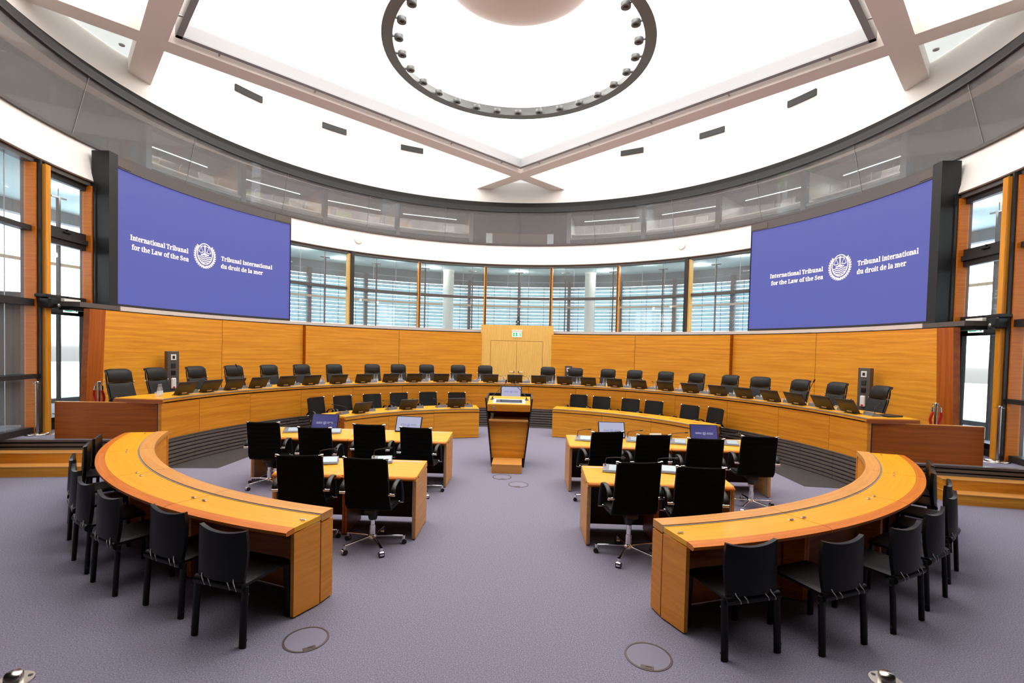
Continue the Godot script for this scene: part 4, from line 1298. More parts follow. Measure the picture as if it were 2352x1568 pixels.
# ------------------------------------------------------------------ swivel chairs (seen from behind at the inner tables, from the front at the registry desks)
func make_swivel(called: String, cloth: Material, ribs: bool, lift: float, metal: Material) -> Node3D:
	var t := thing(called, "", "chair")
	t.set_meta("base_name", called)
	var path := [Vector2(1.035, -0.285), Vector2(0.9, -0.262), Vector2(0.75, -0.235), Vector2(0.62, -0.212), Vector2(0.53, -0.19), Vector2(0.475, -0.15), Vector2(0.455, -0.08)]
	var cv := Curve3D.new()
	for p in path: cv.add_point(Vector3(0, p.x + lift, p.y))
	var total := cv.get_baked_length()
	var f := func(u, w):
		var p := cv.sample_baked(w * total, true)
		var wd := 0.455 + 0.03 * smoothstep(0.5, 0.9, w)
		return Vector3((u - 0.5) * wd, p.y, p.z + 0.035 * pow(2 * u - 1, 2.0) * (1.0 - 0.5 * w))
	var th := func(u, w): return 0.013 + (0.006 * absf(sin(w * total / 0.062 * PI)) if ribs else 0.012 * (1.0 - pow(absf(2 * u - 1), 8.0)))
	part("backrest", mb().sheet(f, th, 8, 44 if ribs else 16), cloth, t)
	part("seat", mb().sheet(func(u, w): return Vector3((u - 0.5) * 0.49, 0.455 + lift + 0.012 * pow(2 * u - 1, 2.0) - 0.045 * pow(w, 8.0), -0.13 + 0.4 * w), func(u, w): return 0.022 + (0.006 * absf(sin(w * 6.0 * PI)) if ribs else 0.012), 8, 24), M.seat_leather, t)
	for s in [-1.0, 1.0]:
		var pts := []
		for k in 12:
			var p := cv.sample_baked(total * k / 11.0, true)
			pts.append(Vector3(s * (0.232 + 0.012 * k / 11.0), p.y, p.z + 0.036))
		pts.append(Vector3(s * 0.25, 0.455 + lift, 0.24))
		part("side_rail", mb().tube(pts, 0.011, 6), M.plastic, t)
		part("bar_cap", mb().cyl(Vector3(s * 0.222, 1.03 + lift, -0.25), Vector3(s * 0.248, 1.03 + lift, -0.245), 0.017, 12), M.chrome, t)
		part("arm_clamp", mb().cyl(Vector3(s * 0.235, 0.635 + lift, -0.185), Vector3(s * 0.305, 0.635 + lift, -0.185), 0.016, 12), M.chrome, t)
		part("arm_foot", mb().cyl(Vector3(s * 0.245, 0.46 + lift, 0.15), Vector3(s * 0.305, 0.46 + lift, 0.15), 0.013, 10), M.chrome, t)
		var arm := []
		for k in 15:
			var a := PI * k / 14.0
			arm.append(Vector3(s * 0.285, 0.635 + lift + 0.115 * sin(a) - 0.17 * smoothstep(0.62, 1.0, k / 14.0), -0.185 + 0.165 * (1.0 - cos(a))))
		part("armrest", mb().tube(arm, 0.026, 10, 0.42, Vector3.RIGHT), M.plastic, t)
	var bar := []
	for k in 11:
		var u := -1.0 + 0.2 * k
		bar.append(Vector3(u * 0.225, 1.028 + lift - 0.016 * (1.0 - u * u), -0.283 + 0.036 * u * u))
	part("top_bar", mb().tube(bar, 0.0115, 8), M.chrome, t)
	part("mechanism", mb().box(Vector3(-0.07, 0.37 + lift, -0.1), Vector3(0.07, 0.435 + lift, 0.1), 0.015).cyl(Vector3(0, 0.3 + lift, 0), Vector3(0, 0.38 + lift, 0), 0.045, 14, 0.06), M.plastic, t)
	five_star(t, metal, 0.33, lift)
	return t


func build_registry() -> void:
	for s in [-1.0, 1.0]:
		var side := "left" if s < 0 else "right"
		var a0 := -61.5 if s < 0 else 13.6
		var a1 := -11.9 if s < 0 else 63.8
		var rf := 3.93 if s < 0 else 4.38
		var rb := 4.68 if s < 0 else 4.98
		var o := thing("registry_desk", "low curved orange wood desk in front of the bench, %s of the lectern" % side, "desk")
		var n := 3
		for k in n:
			var b0 := a0 + (a1 - a0) * k / n
			var b1 := a0 + (a1 - a0) * (k + 1) / n
			part("front_panel", mb(roff()).arc(BZ, rf, rf + 0.03, 0.012, 0.628, b0 + 0.04, b1 - 0.04, 6), M.wood, o)
			part("fascia", mb(roff()).arc(BZ, rf - 0.015, rf + 0.03, 0.65, 0.718, b0 + 0.04, b1 - 0.04, 6), M.wood, o)
			part("worktop", mb(roff()).arc(BZ, rf - 0.012, rb, 0.69, 0.726, b0 + 0.02, b1 - 0.02, 6), M.top, o)
			for e in 2:
				part("cable_flap", mb().arc(BZ, rb - 0.33, rb - 0.22, 0.726, 0.73, b0 + (b1 - b0) * (0.3 + 0.4 * e) - 1.2, b0 + (b1 - b0) * (0.3 + 0.4 * e) + 1.2, 1), M.edge, o)
		part("front_edge", mb().arc(BZ, rf - 0.022, rf - 0.012, 0.712, 0.727, a0, a1, 20), M.alu, o)
		part("shadow_gap", mb().arc(BZ, rf + 0.012, rf + 0.05, 0.6, 0.69, a0 + 0.1, a1 - 0.1, 20), M.black, o)
		for e in [a0, a1]:
			var w := 0.4 if e == a0 else -0.4
			part("end_panel", mb(roff()).arc(BZ, rf + 0.031, rb - 0.05, 0.012, 0.688, e, e + w, 1), M.deep, o)
		part("modesty_back", mb().arc(BZ, rf + 0.05, rf + 0.06, 0.03, 0.6, a0 + 0.5, a1 - 0.5, 20), M.black, o)
	var ch := make_swivel("registry_chair", M.leather, false, -0.05, M.chrome)
	var places := [[-4.56, -1.22], [-4.13, -1.74], [-3.59, -2.33], [-3.03, -2.84], [-2.34, -3.29], [-1.56, -3.4], [1.834, -3.676], [2.4, -3.25], [3.097, -2.85], [3.595, -2.442], [4.23, -1.658], [4.648, -1.2]]
	for k in 12:
		var p := Vector3(places[k][0], 0, places[k][1])
		var d := Vector3(0, 0, BZ) - p
		var yaw := atan2(d.x, d.z)
		if k == 11: yaw -= 0.2
		if k == 0: yaw += 0.15
		p += Vector3(sin(yaw), 0, cos(yaw)) * 0.2
		copy(ch, "low-backed black leather chair, %s from the left behind the %s registry desk" % [nth(k % 6 + 1), "left" if k < 6 else "right"], p, yaw, "registry chairs")
	var mo := make_monitor()
	var co := make_console(false, false)
	var mp := [-53.7, -36.9, -19.9]
	for k in 3:
		var p: float = mp[k]
		copy(mo, "dark tilted monitor back, %s of three on the left registry desk" % ["leftmost", "middle", "rightmost"][k], pol(p, 4.1, 0.727, BZ), deg_to_rad(-p), "monitors on the registry desk")
		for e in 2:
			var q := p + (4.6 if e else -4.6)
			copy(co, "grey microphone console to the %s of the %s monitor on the left registry desk" % [["left", "right"][e], ["leftmost", "middle", "rightmost"][k]], pol(q, 4.3, 0.727, BZ), deg_to_rad(-q + (12.0 if e == 0 else -12.0)), "consoles on the registry desk")


# ------------------------------------------------------------------ the straight tables in the middle
func table(called: String, label: String, x0: float, x1: float, z0: float, z1: float, legs: Array, outer: float) -> void:
	# z0 back, z1 front (towards the camera); outer: the end with the finished panel
	var o := thing(called, label, "table")
	var slope := atan2(0.05, z1 - z0)
	var xf := Transform3D(Basis(Vector3.RIGHT, slope), Vector3(0, 0.778, z0))
	var L := (z1 - z0) / cos(slope) + 0.02
	var cuts := [x0] + legs + [x1]
	for k in cuts.size() - 1:
		part("worktop", mb(roff()).box(Vector3(cuts[k] + 0.002, -0.034, 0.0), Vector3(cuts[k + 1] - 0.002, 0.0, L - 0.05), 0.004, xf), M.top, o)
		part("edge_band", mb(roff()).box(Vector3(cuts[k] + 0.002, -0.037, L - 0.05), Vector3(cuts[k + 1] - 0.002, 0.001, L), 0.014, xf), M.edge, o)
		part("inlay_strip", mb().box(Vector3(cuts[k] + 0.05, 0.0, 0.03), Vector3(cuts[k + 1] - 0.05, 0.0015, 0.09), 0.0, xf), M.tan, o)
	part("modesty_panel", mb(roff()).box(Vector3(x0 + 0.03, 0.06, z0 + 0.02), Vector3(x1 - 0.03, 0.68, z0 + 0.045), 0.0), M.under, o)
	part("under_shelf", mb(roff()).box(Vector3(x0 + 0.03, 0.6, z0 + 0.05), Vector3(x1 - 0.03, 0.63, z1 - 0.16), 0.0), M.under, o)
	for x in [x0, x1]:
		var fin: bool = absf(x - outer) < 0.01
		var s := 1.0 if x == x0 else -1.0
		part("end_panel", mb(roff()).box(Vector3(minf(x, x + s * 0.03), 0.015, z0), Vector3(maxf(x, x + s * 0.03), 0.686, z1 - 0.02), 0.003), M.pale, o)
		part("metal_stile", mb().box(Vector3(minf(x + s * 0.03, x + s * 0.045), 0.015, z1 - 0.06), Vector3(maxf(x + s * 0.03, x + s * 0.045), 0.7, z1 - 0.03), 0.002), M.alu, o)
		part("wedge", mb(roff()).box(Vector3(minf(x, x + s * 0.02), -0.075, 0.0), Vector3(maxf(x, x + s * 0.02), -0.035, L * 0.72), 0.002, xf), M.pale, o)
	for x in legs:
		part("leg_panel", mb(roff()).box(Vector3(x - 0.03, 0.015, z0 + 0.05), Vector3(x - 0.002, 0.69, z1 - 0.1), 0.003).box(Vector3(x + 0.002, 0.015, z0 + 0.05), Vector3(x + 0.03, 0.69, z1 - 0.1), 0.003), M.deep, o)

func build_mid_desks() -> void:
	table("counsel_table", "short orange wood table with two mesh chairs, left front of the aisle", -2.62, -0.945, 3.875, 4.53, [-1.8], -0.945)
	table("counsel_table", "long orange wood table with four mesh chairs, left behind the short table", -4.08, -0.932, 1.702, 2.4, [-2.51], -0.932)
	table("counsel_table", "short orange wood table with two mesh chairs, right front of the aisle", 1.01, 2.665, 3.89, 4.52, [1.82], 1.01)
	table("counsel_table", "long orange wood table with four mesh chairs, right behind the short table", 1.008, 4.14, 1.684, 2.41, [2.6], 1.008)
	var ch := make_swivel("mesh_chair", M.mesh_cloth, true, 0.0, M.chrome)
	var hi := make_swivel("mesh_chair_tall", M.mesh_cloth, true, 0.05, M.chrome)
	hi.name = numbered("mesh_chair"); hi.set_meta("base_name", "mesh_chair")
	var list := [[-2.16, 4.64, 0.12, 0, "left chair at the left short table"], [-1.386, 4.688, -0.06, 0, "right chair at the left short table"], [-3.68, 2.56, 0.1, 0, "leftmost chair at the left long table"], [-2.73, 2.89, 0.02, 0, "second chair from the left at the left long table"], [-2.06, 2.5, 0.0, 0, "third chair from the left at the left long table"], [-1.29, 2.66, -0.1, 0, "rightmost chair at the left long table"],
		[1.44, 4.72, 0.14, 1, "left chair at the right short table"], [2.07, 4.86, -0.06, 1, "right chair at the right short table"], [1.41, 2.86, 0.25, 1, "leftmost chair at the right long table"], [2.05, 3.0, 0.12, 1, "second chair from the left at the right long table"], [2.73, 3.19, -0.02, 1, "third chair from the left at the right long table"], [3.6, 2.9, -0.1, 1, "rightmost chair at the right long table"]]
	for q in list:
		copy(hi if q[3] else ch, "black ribbed mesh chair, %s" % q[4], Vector3(q[0], 0, q[1]), PI + q[2], "mesh swivel chairs")
	# screens on the long tables
	var sc := [[-3.12, 1.86, 0.1, 1, "left monitor on the left long table, dark blue"], [-1.69, 1.84, -0.06, 0, "right monitor on the left long table, pale"], [1.77, 1.84, 0.0, 0, "left monitor on the right long table, pale blue"], [3.3, 1.86, -0.12, 1, "right monitor on the right long table, dark blue"]]
	for q in sc:
		var t := thing("table_monitor", "low tilted monitor facing us, %s" % q[4], "monitor", Vector3(q[0], 0.767, q[1]), q[2], "monitors on the long tables")
		var xf := Transform3D(Basis(Vector3.RIGHT, deg_to_rad(-26)), Vector3(0, 0.012, 0.0))
		part("casing", mb().box(Vector3(-0.225, 0, -0.025), Vector3(0.225, 0.28, 0.0), 0.006, xf), M.plastic, t)
		var face := part("screen_face", mb().box(Vector3(-0.208, 0.016, 0.0), Vector3(0.208, 0.264, 0.002), 0.0, xf), M.display_blue if q[3] else M.display_pale, t)
		var em := emblem()
		part("screen_emblem", em, M.display_pale if q[3] else M.screen_blue, face, xf * Transform3D(Basis.from_scale(Vector3(0.028, 0.028, 0.3)), Vector3(0, 0.12, 0.002)))
		for e in 2:
			for r in 2:
				part("screen_lettering", mb().box(Vector3(-0.14 if e == 0 else 0.04, 0.11 + r * 0.018, 0.002), Vector3(-0.04 if e == 0 else 0.14, 0.117 + r * 0.018, 0.003), 0.0, xf), M.display_pale if q[3] else M.display_line, face)
		part("stand", mb().box(Vector3(-0.1, 0, -0.2), Vector3(0.1, 0.012, 0.01), 0.003).box(Vector3(-0.04, 0.01, -0.15), Vector3(0.04, 0.12, -0.1), 0.004), M.plastic, t)
	var co := make_console(true, false)
	var cl := [[-3.6, 2.0, "left long table beside the leftmost chair"], [-2.9, 2.0, "left long table right of the dark blue monitor"], [-2.15, 4.08, "left short table, left one"], [-1.5, 3.98, "left short table, right one"], [1.27, 2.0, "right long table at its aisle end"], [2.1, 1.98, "right long table right of the pale monitor"], [2.8, 2.04, "right long table before the third chair"], [3.65, 2.02, "right long table beside the rightmost chair"], [1.38, 4.06, "right short table, left one"], [2.03, 4.02, "right short table, right one"]]
	for q in cl:
		var zb: float = 1.7 if q[1] < 3.0 else 3.88
		copy(co, "grey microphone console with lit display, %s" % q[2], Vector3(q[0], 0.779 - 0.07 * (q[1] - zb), q[1]), 3.14159 + 0.1 + (0.15 if q[0] < 0 else -0.3), "consoles on the inner tables")
	for q in [[-2.44, 2.08, "left"], [2.5, 1.8, "right"]]:
		var t := thing("name_card", "folded white paper name card standing on the %s long table" % q[2], "card", Vector3(q[0], 0.757 if q[2] == "left" else 0.772, q[1]), 0.1)
		for s in [-1.0, 1.0]:
			part("leaf", mb().box(Vector3(-0.1, 0, -0.001), Vector3(0.1, 0.1, 0.001), 0.0, Transform3D(Basis(Vector3.RIGHT, s * -0.35), Vector3(0, 0, s * 0.035))), M.paper, t)


# ------------------------------------------------------------------ the two curved tables in front
func dv(s: float, a: float, which: int, r: float, y: float) -> Vector3:
	# which 0: measured from the inner centre, 1: from the outer centre; a in degrees from +z
	var t := deg_to_rad(a)
	return Vector3(s * r * sin(t), y, (0.05 if which == 0 else -0.2) + r * cos(t))

func slab(b: MB, s: float, a0: float, a1: float, q0: Array, q1: Array, y0: Array, y1: Array, seg := 6) -> MB:
	# q = [which centre, radius] of the inner and outer border, y0/y1 = bottom and top heights there
	for k in seg:
		var A := a0 + (a1 - a0) * k / seg
		var B := a0 + (a1 - a0) * (k + 1) / seg
		var P := []
		for a in [A, B]:
			P.append([dv(s, a, q0[0], q0[1], y0[0]), dv(s, a, q1[0], q1[1], y0[1]), dv(s, a, q1[0], q1[1], y1[1]), dv(s, a, q0[0], q0[1], y1[0])])
		var ea := Vector3(s * sin(deg_to_rad(A)), 0, cos(deg_to_rad(A)))
		var eb := Vector3(s * sin(deg_to_rad(B)), 0, cos(deg_to_rad(B)))
		var ua := deg_to_rad(A) * 6.3
		var ub := deg_to_rad(B) * 6.3
		b.quad(P[0][3], P[1][3], P[1][2], P[0][2], Vector3.UP, Vector2(ua, 0), Vector2(ub, 0), Vector2(ub, q1[1] - q0[1]), Vector2(ua, q1[1] - q0[1]))
		b.quad(P[0][0], P[1][0], P[1][1], P[0][1], Vector3.DOWN, Vector2(ua, 0), Vector2(ub, 0), Vector2(ub, q1[1] - q0[1]), Vector2(ua, q1[1] - q0[1]))
		b.quadn([P[0][0], P[1][0], P[1][3], P[0][3]], [-ea, -eb, -eb, -ea], [Vector2(ua, y0[0]), Vector2(ub, y0[0]), Vector2(ub, y1[0]), Vector2(ua, y1[0])])
		b.quadn([P[0][1], P[1][1], P[1][2], P[0][2]], [ea, eb, eb, ea], [Vector2(ua, y0[1]), Vector2(ub, y0[1]), Vector2(ub, y1[1]), Vector2(ua, y1[1])])
		for e in 2:
			if (e == 0 and k == 0) or (e == 1 and k == seg - 1):
				var nn: Vector3 = (P[1 - e][0] - P[e][0]).normalized() * -1.0
				var w: float = q1[1] - q0[1]
				b.quad(P[e][0], P[e][1], P[e][2], P[e][3], nn, Vector2(0, y0[0]), Vector2(w, y0[1]), Vector2(w, y1[1]), Vector2(0, y1[0]))
	return b

func build_near_desks() -> void:
	for s in [-1.0, 1.0]:
		var side := "left" if s < 0 else "right"
		var o := thing("curved_table", "big curved orange wood table in the %s foreground with a darker rounded edge" % side, "table")
		var cuts := [13.75, 26.2, 39.2, 52.6, 66.6]
		for k in 4:
			var a0: float = cuts[k] + 0.03
			var a1: float = cuts[k + 1] - 0.03
			part("ledge", slab(mb(roff()), s, a0, a1, [0, 5.905], [0, 6.065], [0.715, 0.715], [0.782, 0.782], 8), M.pale, o)
			part("metal_strip", slab(mb(), s, a0, a1, [0, 6.067], [0, 6.08], [0.73, 0.73], [0.776, 0.776], 8), M.alu, o)
			part("worktop", slab(mb(roff()), s, a0, a1, [0, 6.08], [1, 6.57], [0.728, 0.705], [0.772, 0.745], 8), M.top, o)
			var eb := slab(mb(roff()), s, a0, a1, [1, 6.572], [1, 6.645], [0.705, 0.7], [0.7455, 0.742], 8)
			slab(eb, s, a0, a1, [1, 6.645], [1, 6.665], [0.7, 0.709], [0.742, 0.733], 8)
			part("edge_band", eb, M.edge, o)
			part("inner_panel", slab(mb(roff()), s, a0, a1, [0, 5.925], [0, 5.955], [0.015, 0.015], [0.695, 0.695], 8), M.maple, o)
			part("modesty_panel", slab(mb(roff()), s, a0, a1, [0, 6.06], [0, 6.08], [0.1, 0.1], [0.69, 0.69], 8), M.deep, o)
			for e in [a0 + 0.75, a1 - 0.75]:
				var p := dv(s, e, 0, 6.2, 0.7665)
				part("cable_latch", mb().box(Vector3(-0.028, 0, -0.009), Vector3(0.028, 0.004, 0.009), 0.003, Transform3D(Basis(Vector3.UP, deg_to_rad(s * e)), p)), M.steel, o)
			if k > 0:
				for d in [-0.3, 0.03]:
					part("leg_panel", slab(mb(roff()), s, cuts[k] + d, cuts[k] + d + 0.26, [0, 6.1], [1, 6.45], [0.015, 0.015], [0.7, 0.69], 1), M.edge, o)
		for e in [0, 1]:
			var a: float = 13.75 if e == 0 else 66.4
			var m: Material = M.maple
			part("end_panel", slab(mb(roff()), s, a, a + 0.28, [0, 6.085], [1, 6.575], [0.015, 0.015], [0.722, 0.694], 1), m, o)
			part("ledge_end", slab(mb(roff()), s, a, a + 0.28, [0, 5.91], [0, 6.07], [0.015, 0.015], [0.7, 0.7], 1), m, o)
			part("metal_end", slab(mb(), s, a + 0.05, a + 0.3, [0, 6.1], [1, 6.52], [0.69, 0.67], [0.73, 0.705], 1), M.alu, o)
	var ch := make_visitor_chair()
	var pos := [[[-1.969, 6.48], [-2.66, 6.12], [-3.44, 5.8], [-4.02, 5.41], [-4.54, 4.95], [-5.0, 4.5], [-5.48, 3.8], [-5.8, 3.3]], [[1.97, 6.4], [2.72, 6.27], [3.475, 5.91], [4.045, 5.5], [4.67, 4.94], [5.05, 4.45], [5.36, 3.87], [5.69, 3.44]]]
	for e in 2:
		for k in 8:
			var p := Vector3(pos[e][k][0], 0, pos[e][k][1])
			var yaw := atan2(-p.x, -0.3 - p.z)
			p += Vector3(sin(yaw), 0, cos(yaw)) * 0.2
			copy(ch, "black leather chair with white lacing, %s curved table, %s from the aisle" % [["left", "right"][e], nth(k + 1)], p, yaw, "laced leather chairs")


func make_visitor_chair() -> Node3D:
	var t := thing("laced_chair", "", "chair")
	t.set_meta("base_name", "laced_chair")
	# rear legs stand at z = -0.2, the sitter looks along +z
	part("backrest", mb().sheet(func(u, w):
		var x: float = 2 * u - 1
		var top := 0.845 - 0.03 * (1.0 - pow(absf(x), 2.2))
		var y: float = 0.462 + (top - 0.462) * w
		return Vector3(x * (0.212 + 0.018 * sin(w * 2.6)), y, -0.2 - 0.035 * w * w + 0.05 * w - 0.03 * (1.0 - x * x)), func(u, w): return 0.016 + 0.012 * (1.0 - pow(absf(2 * u - 1), 4.0)) * sin(PI * clampf(w * 0.9 + 0.1, 0.0, 1.0)), 14, 14), M.seat_leather, t)
	part("seat", mb().sheet(func(u, w): return Vector3((2 * u - 1) * 0.225, 0.445 - 0.012 * sin(PI * w) * sin(PI * u), -0.19 + 0.43 * w), func(u, w): return 0.022 * (1.0 - 0.5 * pow(absf(2 * u - 1), 8.0)), 10, 10), M.seat_leather, t)
	part("rear_roll", mb().cyl(Vector3(-0.235, 0.432, -0.215), Vector3(0.235, 0.432, -0.215), 0.034, 14), M.seat_leather, t)
	for x in [-1.0, 1.0]:
		for z in [-0.205, 0.205]:
			var rake := -0.025 if z < 0 else 0.015
			var leg := mb()
			leg.tube([Vector3(x * 0.228, 0.44, z), Vector3(x * 0.23, 0.2, z + rake * 0.6), Vector3(x * 0.232, 0.0, z + rake)], 0.03, 8, 0.68, Vector3.RIGHT)
			var lp := part("leg", leg, M.seat_leather, t)
			if z < 0:
				part("screw", mb().cyl(Vector3(x * 0.228 + x * 0.028, 0.39, z), Vector3(x * 0.228 + x * 0.034, 0.39, z), 0.008, 8).cyl(Vector3(x * 0.232 + x * 0.028, 0.06, z - 0.022), Vector3(x * 0.232 + x * 0.034, 0.06, z - 0.022), 0.008, 8), M.frame, lp)
	for x in [-0.165, -0.105, 0.08, 0.14]:
		var p := []
		for k in 9:
			var w := k / 8.0
			p.append(Vector3(x + 0.03 * sin((w - 0.5) * PI) * 0.7, 0.413 + 0.078 * w, -0.245 - 0.006 * sin(w * PI) + 0.014 * w))
		part("lace", mb().tube(p, 0.0038, 6), M.lace, t)
	return t


# ------------------------------------------------------------------ lectern
func build_lectern() -> void:
	var o := thing("lectern", "tapered wooden lectern with black sides and a step in the aisle", "lectern")
	for s in [-1.0, 1.0]:
		# black tapering cheek, leaning outwards
		var b := mb()
		var p := [Vector3(s * 0.31, 0.0, 0.35), Vector3(s * 0.31, 0.0, 0.9), Vector3(s * 0.45, 1.3, 0.93), Vector3(s * 0.445, 1.33, 0.18)]
		var d := Vector3(s * -0.028, 0.0, 0)
		var nn := Vector3(s, -0.1, 0).normalized()
		b.quad(p[0], p[1], p[2], p[3], nn)
		b.quad(p[0] + d, p[1] + d, p[2] + d, p[3] + d, -nn)
		for k in 4:
			var q := (k + 1) % 4
			b.quad(p[k], p[q], p[q] + d, p[k] + d, ((p[k] + p[q]) / 2 - (p[0] + p[1] + p[2] + p[3]) / 4).normalized())
		part("side_panel", b, M.black, o)
	var wx := func(y: float) -> float: return 0.282 + 0.14 * y / 1.3
	part("front_panel", trapezoid(wx.call(0.16), wx.call(0.86), 0.16, 0.86, 0.82, 0.85), M.wood, o)
	part("shelf", mb(roff()).box(Vector3(-0.37, 0.862, 0.45), Vector3(0.37, 0.9, 0.93), 0.004), M.pale, o)
	part("compartment_back", mb(roff()).box(Vector3(-0.38, 0.9, 0.45), Vector3(0.38, 1.1, 0.47)), M.deep, o)
	part("drawer_front", trapezoid(wx.call(1.06), wx.call(1.175), 1.06, 1.185, 0.93, 0.955), M.bench, o)
	var tilt := Transform3D(Basis(Vector3.RIGHT, deg_to_rad(9.5)), Vector3(0, 1.19, 0.955))
	part("desk_surface", mb(roff()).box(Vector3(-0.405, -0.02, -0.6), Vector3(0.405, 0.0, 0.0), 0.004, tilt), M.top, o)
	part("touch_frame", mb().box(Vector3(-0.31, 0.0, -0.36), Vector3(0.31, 0.006, -0.06), 0.002, tilt), M.white_metal, o)
	var tp := part("touch_screen", mb().box(Vector3(-0.25, 0.006, -0.31), Vector3(0.25, 0.009, -0.1), 0.0, tilt), M.display_dark, o)
	part("rear_rail", mb().box(Vector3(-0.43, 1.26, 0.17), Vector3(0.43, 1.335, 0.2), 0.004), M.black, o)
	part("step", mb(roff()).box(Vector3(-0.272, 0.0, 0.86), Vector3(0.268, 0.165, 1.385), 0.004), M.pale, o)
	part("socket_plate", mb().box(Vector3(-0.3, 1.085, 0.955), Vector3(-0.265, 1.15, 0.96), 0.002), M.alu, o)
	part("rear_panel", trapezoid(wx.call(0.0), wx.call(1.2), 0.0, 1.2, 0.36, 0.38), M.deep, o)
	var gl := thing("drinking_glass", "drinking glass standing in the open compartment of the lectern", "glass", Vector3(-0.32, 0.901, 0.82))
	part("wall", mb().lathe([Vector2(0, 0.006), Vector2(0.03, 0.0), Vector2(0.034, 0.11), Vector2(0.032, 0.11), Vector2(0.027, 0.012), Vector2(0, 0.012)], 14), M.clear, gl)
	var mo := thing("lectern_monitor", "pale lit monitor standing at the back of the lectern", "monitor", Vector3(0.022, 1.255, 0.34))
	var xf := Transform3D(Basis(Vector3.RIGHT, deg_to_rad(-14)), Vector3(0, 0.0, 0))
	part("casing", mb().box(Vector3(-0.212, 0, -0.025), Vector3(0.212, 0.235, 0.0), 0.006, xf), M.frame, mo)
	var face := part("screen_face", mb().box(Vector3(-0.19, 0.018, 0.0), Vector3(0.19, 0.218, 0.002), 0.0, xf), M.display_pale, mo)
	part("screen_emblem", emblem(), M.screen_blue, face, xf * Transform3D(Basis.from_scale(Vector3(0.024, 0.024, 0.3)), Vector3(0.005, 0.12, 0.002)))
	for e in 2:
		for r in 2:
			part("screen_lettering", mb().box(Vector3(-0.14 if e == 0 else 0.045, 0.112 + r * 0.016, 0.002), Vector3(-0.04 if e == 0 else 0.14, 0.118 + r * 0.016, 0.003), 0.0, xf), M.display_line, face)
	part("stand", mb().box(Vector3(-0.1, 0.0, -0.1), Vector3(0.1, 0.02, 0.03), 0.003), M.plastic, mo)
	for s in [-1.0, 1.0]:
		var mi := thing("lectern_microphone", "thin black goose-neck microphone on the %s of the lectern, leaning inwards" % ("left" if s < 0 else "right"), "microphone", Vector3(s * 0.33, 1.235, 0.62))
		part("socket", mb().lathe([Vector2(0, 0), Vector2(0.05, 0.0), Vector2(0.05, 0.012), Vector2(0.015, 0.03), Vector2(0.01, 0.06)], 14, Transform3D(Basis(Vector3.RIGHT, deg_to_rad(9.5)), Vector3.ZERO)), M.plastic, mi)
		part("goose_neck", mb().tube([Vector3(0, 0.03, 0), Vector3(s * -0.02, 0.09, -0.02), Vector3(s * -0.13, 0.2, -0.12), Vector3(s * -0.23, 0.29, -0.2), Vector3(s * -0.25, 0.33, -0.21)], 0.006, 6), M.plastic, mi)
		part("tip", mb().cyl(Vector3(s * -0.25, 0.32, -0.21), Vector3(s * -0.253, 0.385, -0.212), 0.015, 8), M.plastic, mi)

func trapezoid(w0: float, w1: float, y0: float, y1: float, z0: float, z1: float) -> MB:
	var b := mb(roff())
	var p := [Vector3(-w0, y0, z1), Vector3(w0, y0, z1), Vector3(w1, y1, z1), Vector3(-w1, y1, z1)]
	var d := Vector3(0, 0, z0 - z1)
	b.quad(p[0], p[1], p[2], p[3], Vector3.BACK, Vector2(-w0, y0), Vector2(w0, y0), Vector2(w1, y1), Vector2(-w1, y1))
	b.quad(p[0] + d, p[1] + d, p[2] + d, p[3] + d, Vector3.FORWARD, Vector2(-w0, y0), Vector2(w0, y0), Vector2(w1, y1), Vector2(-w1, y1))
	for k in 4:
		var q := (k + 1) % 4
		b.quad(p[k], p[q], p[q] + d, p[k] + d, ((p[k] + p[q]) / 2 - Vector3(0, (y0 + y1) / 2, z1)).normalized())
	return b


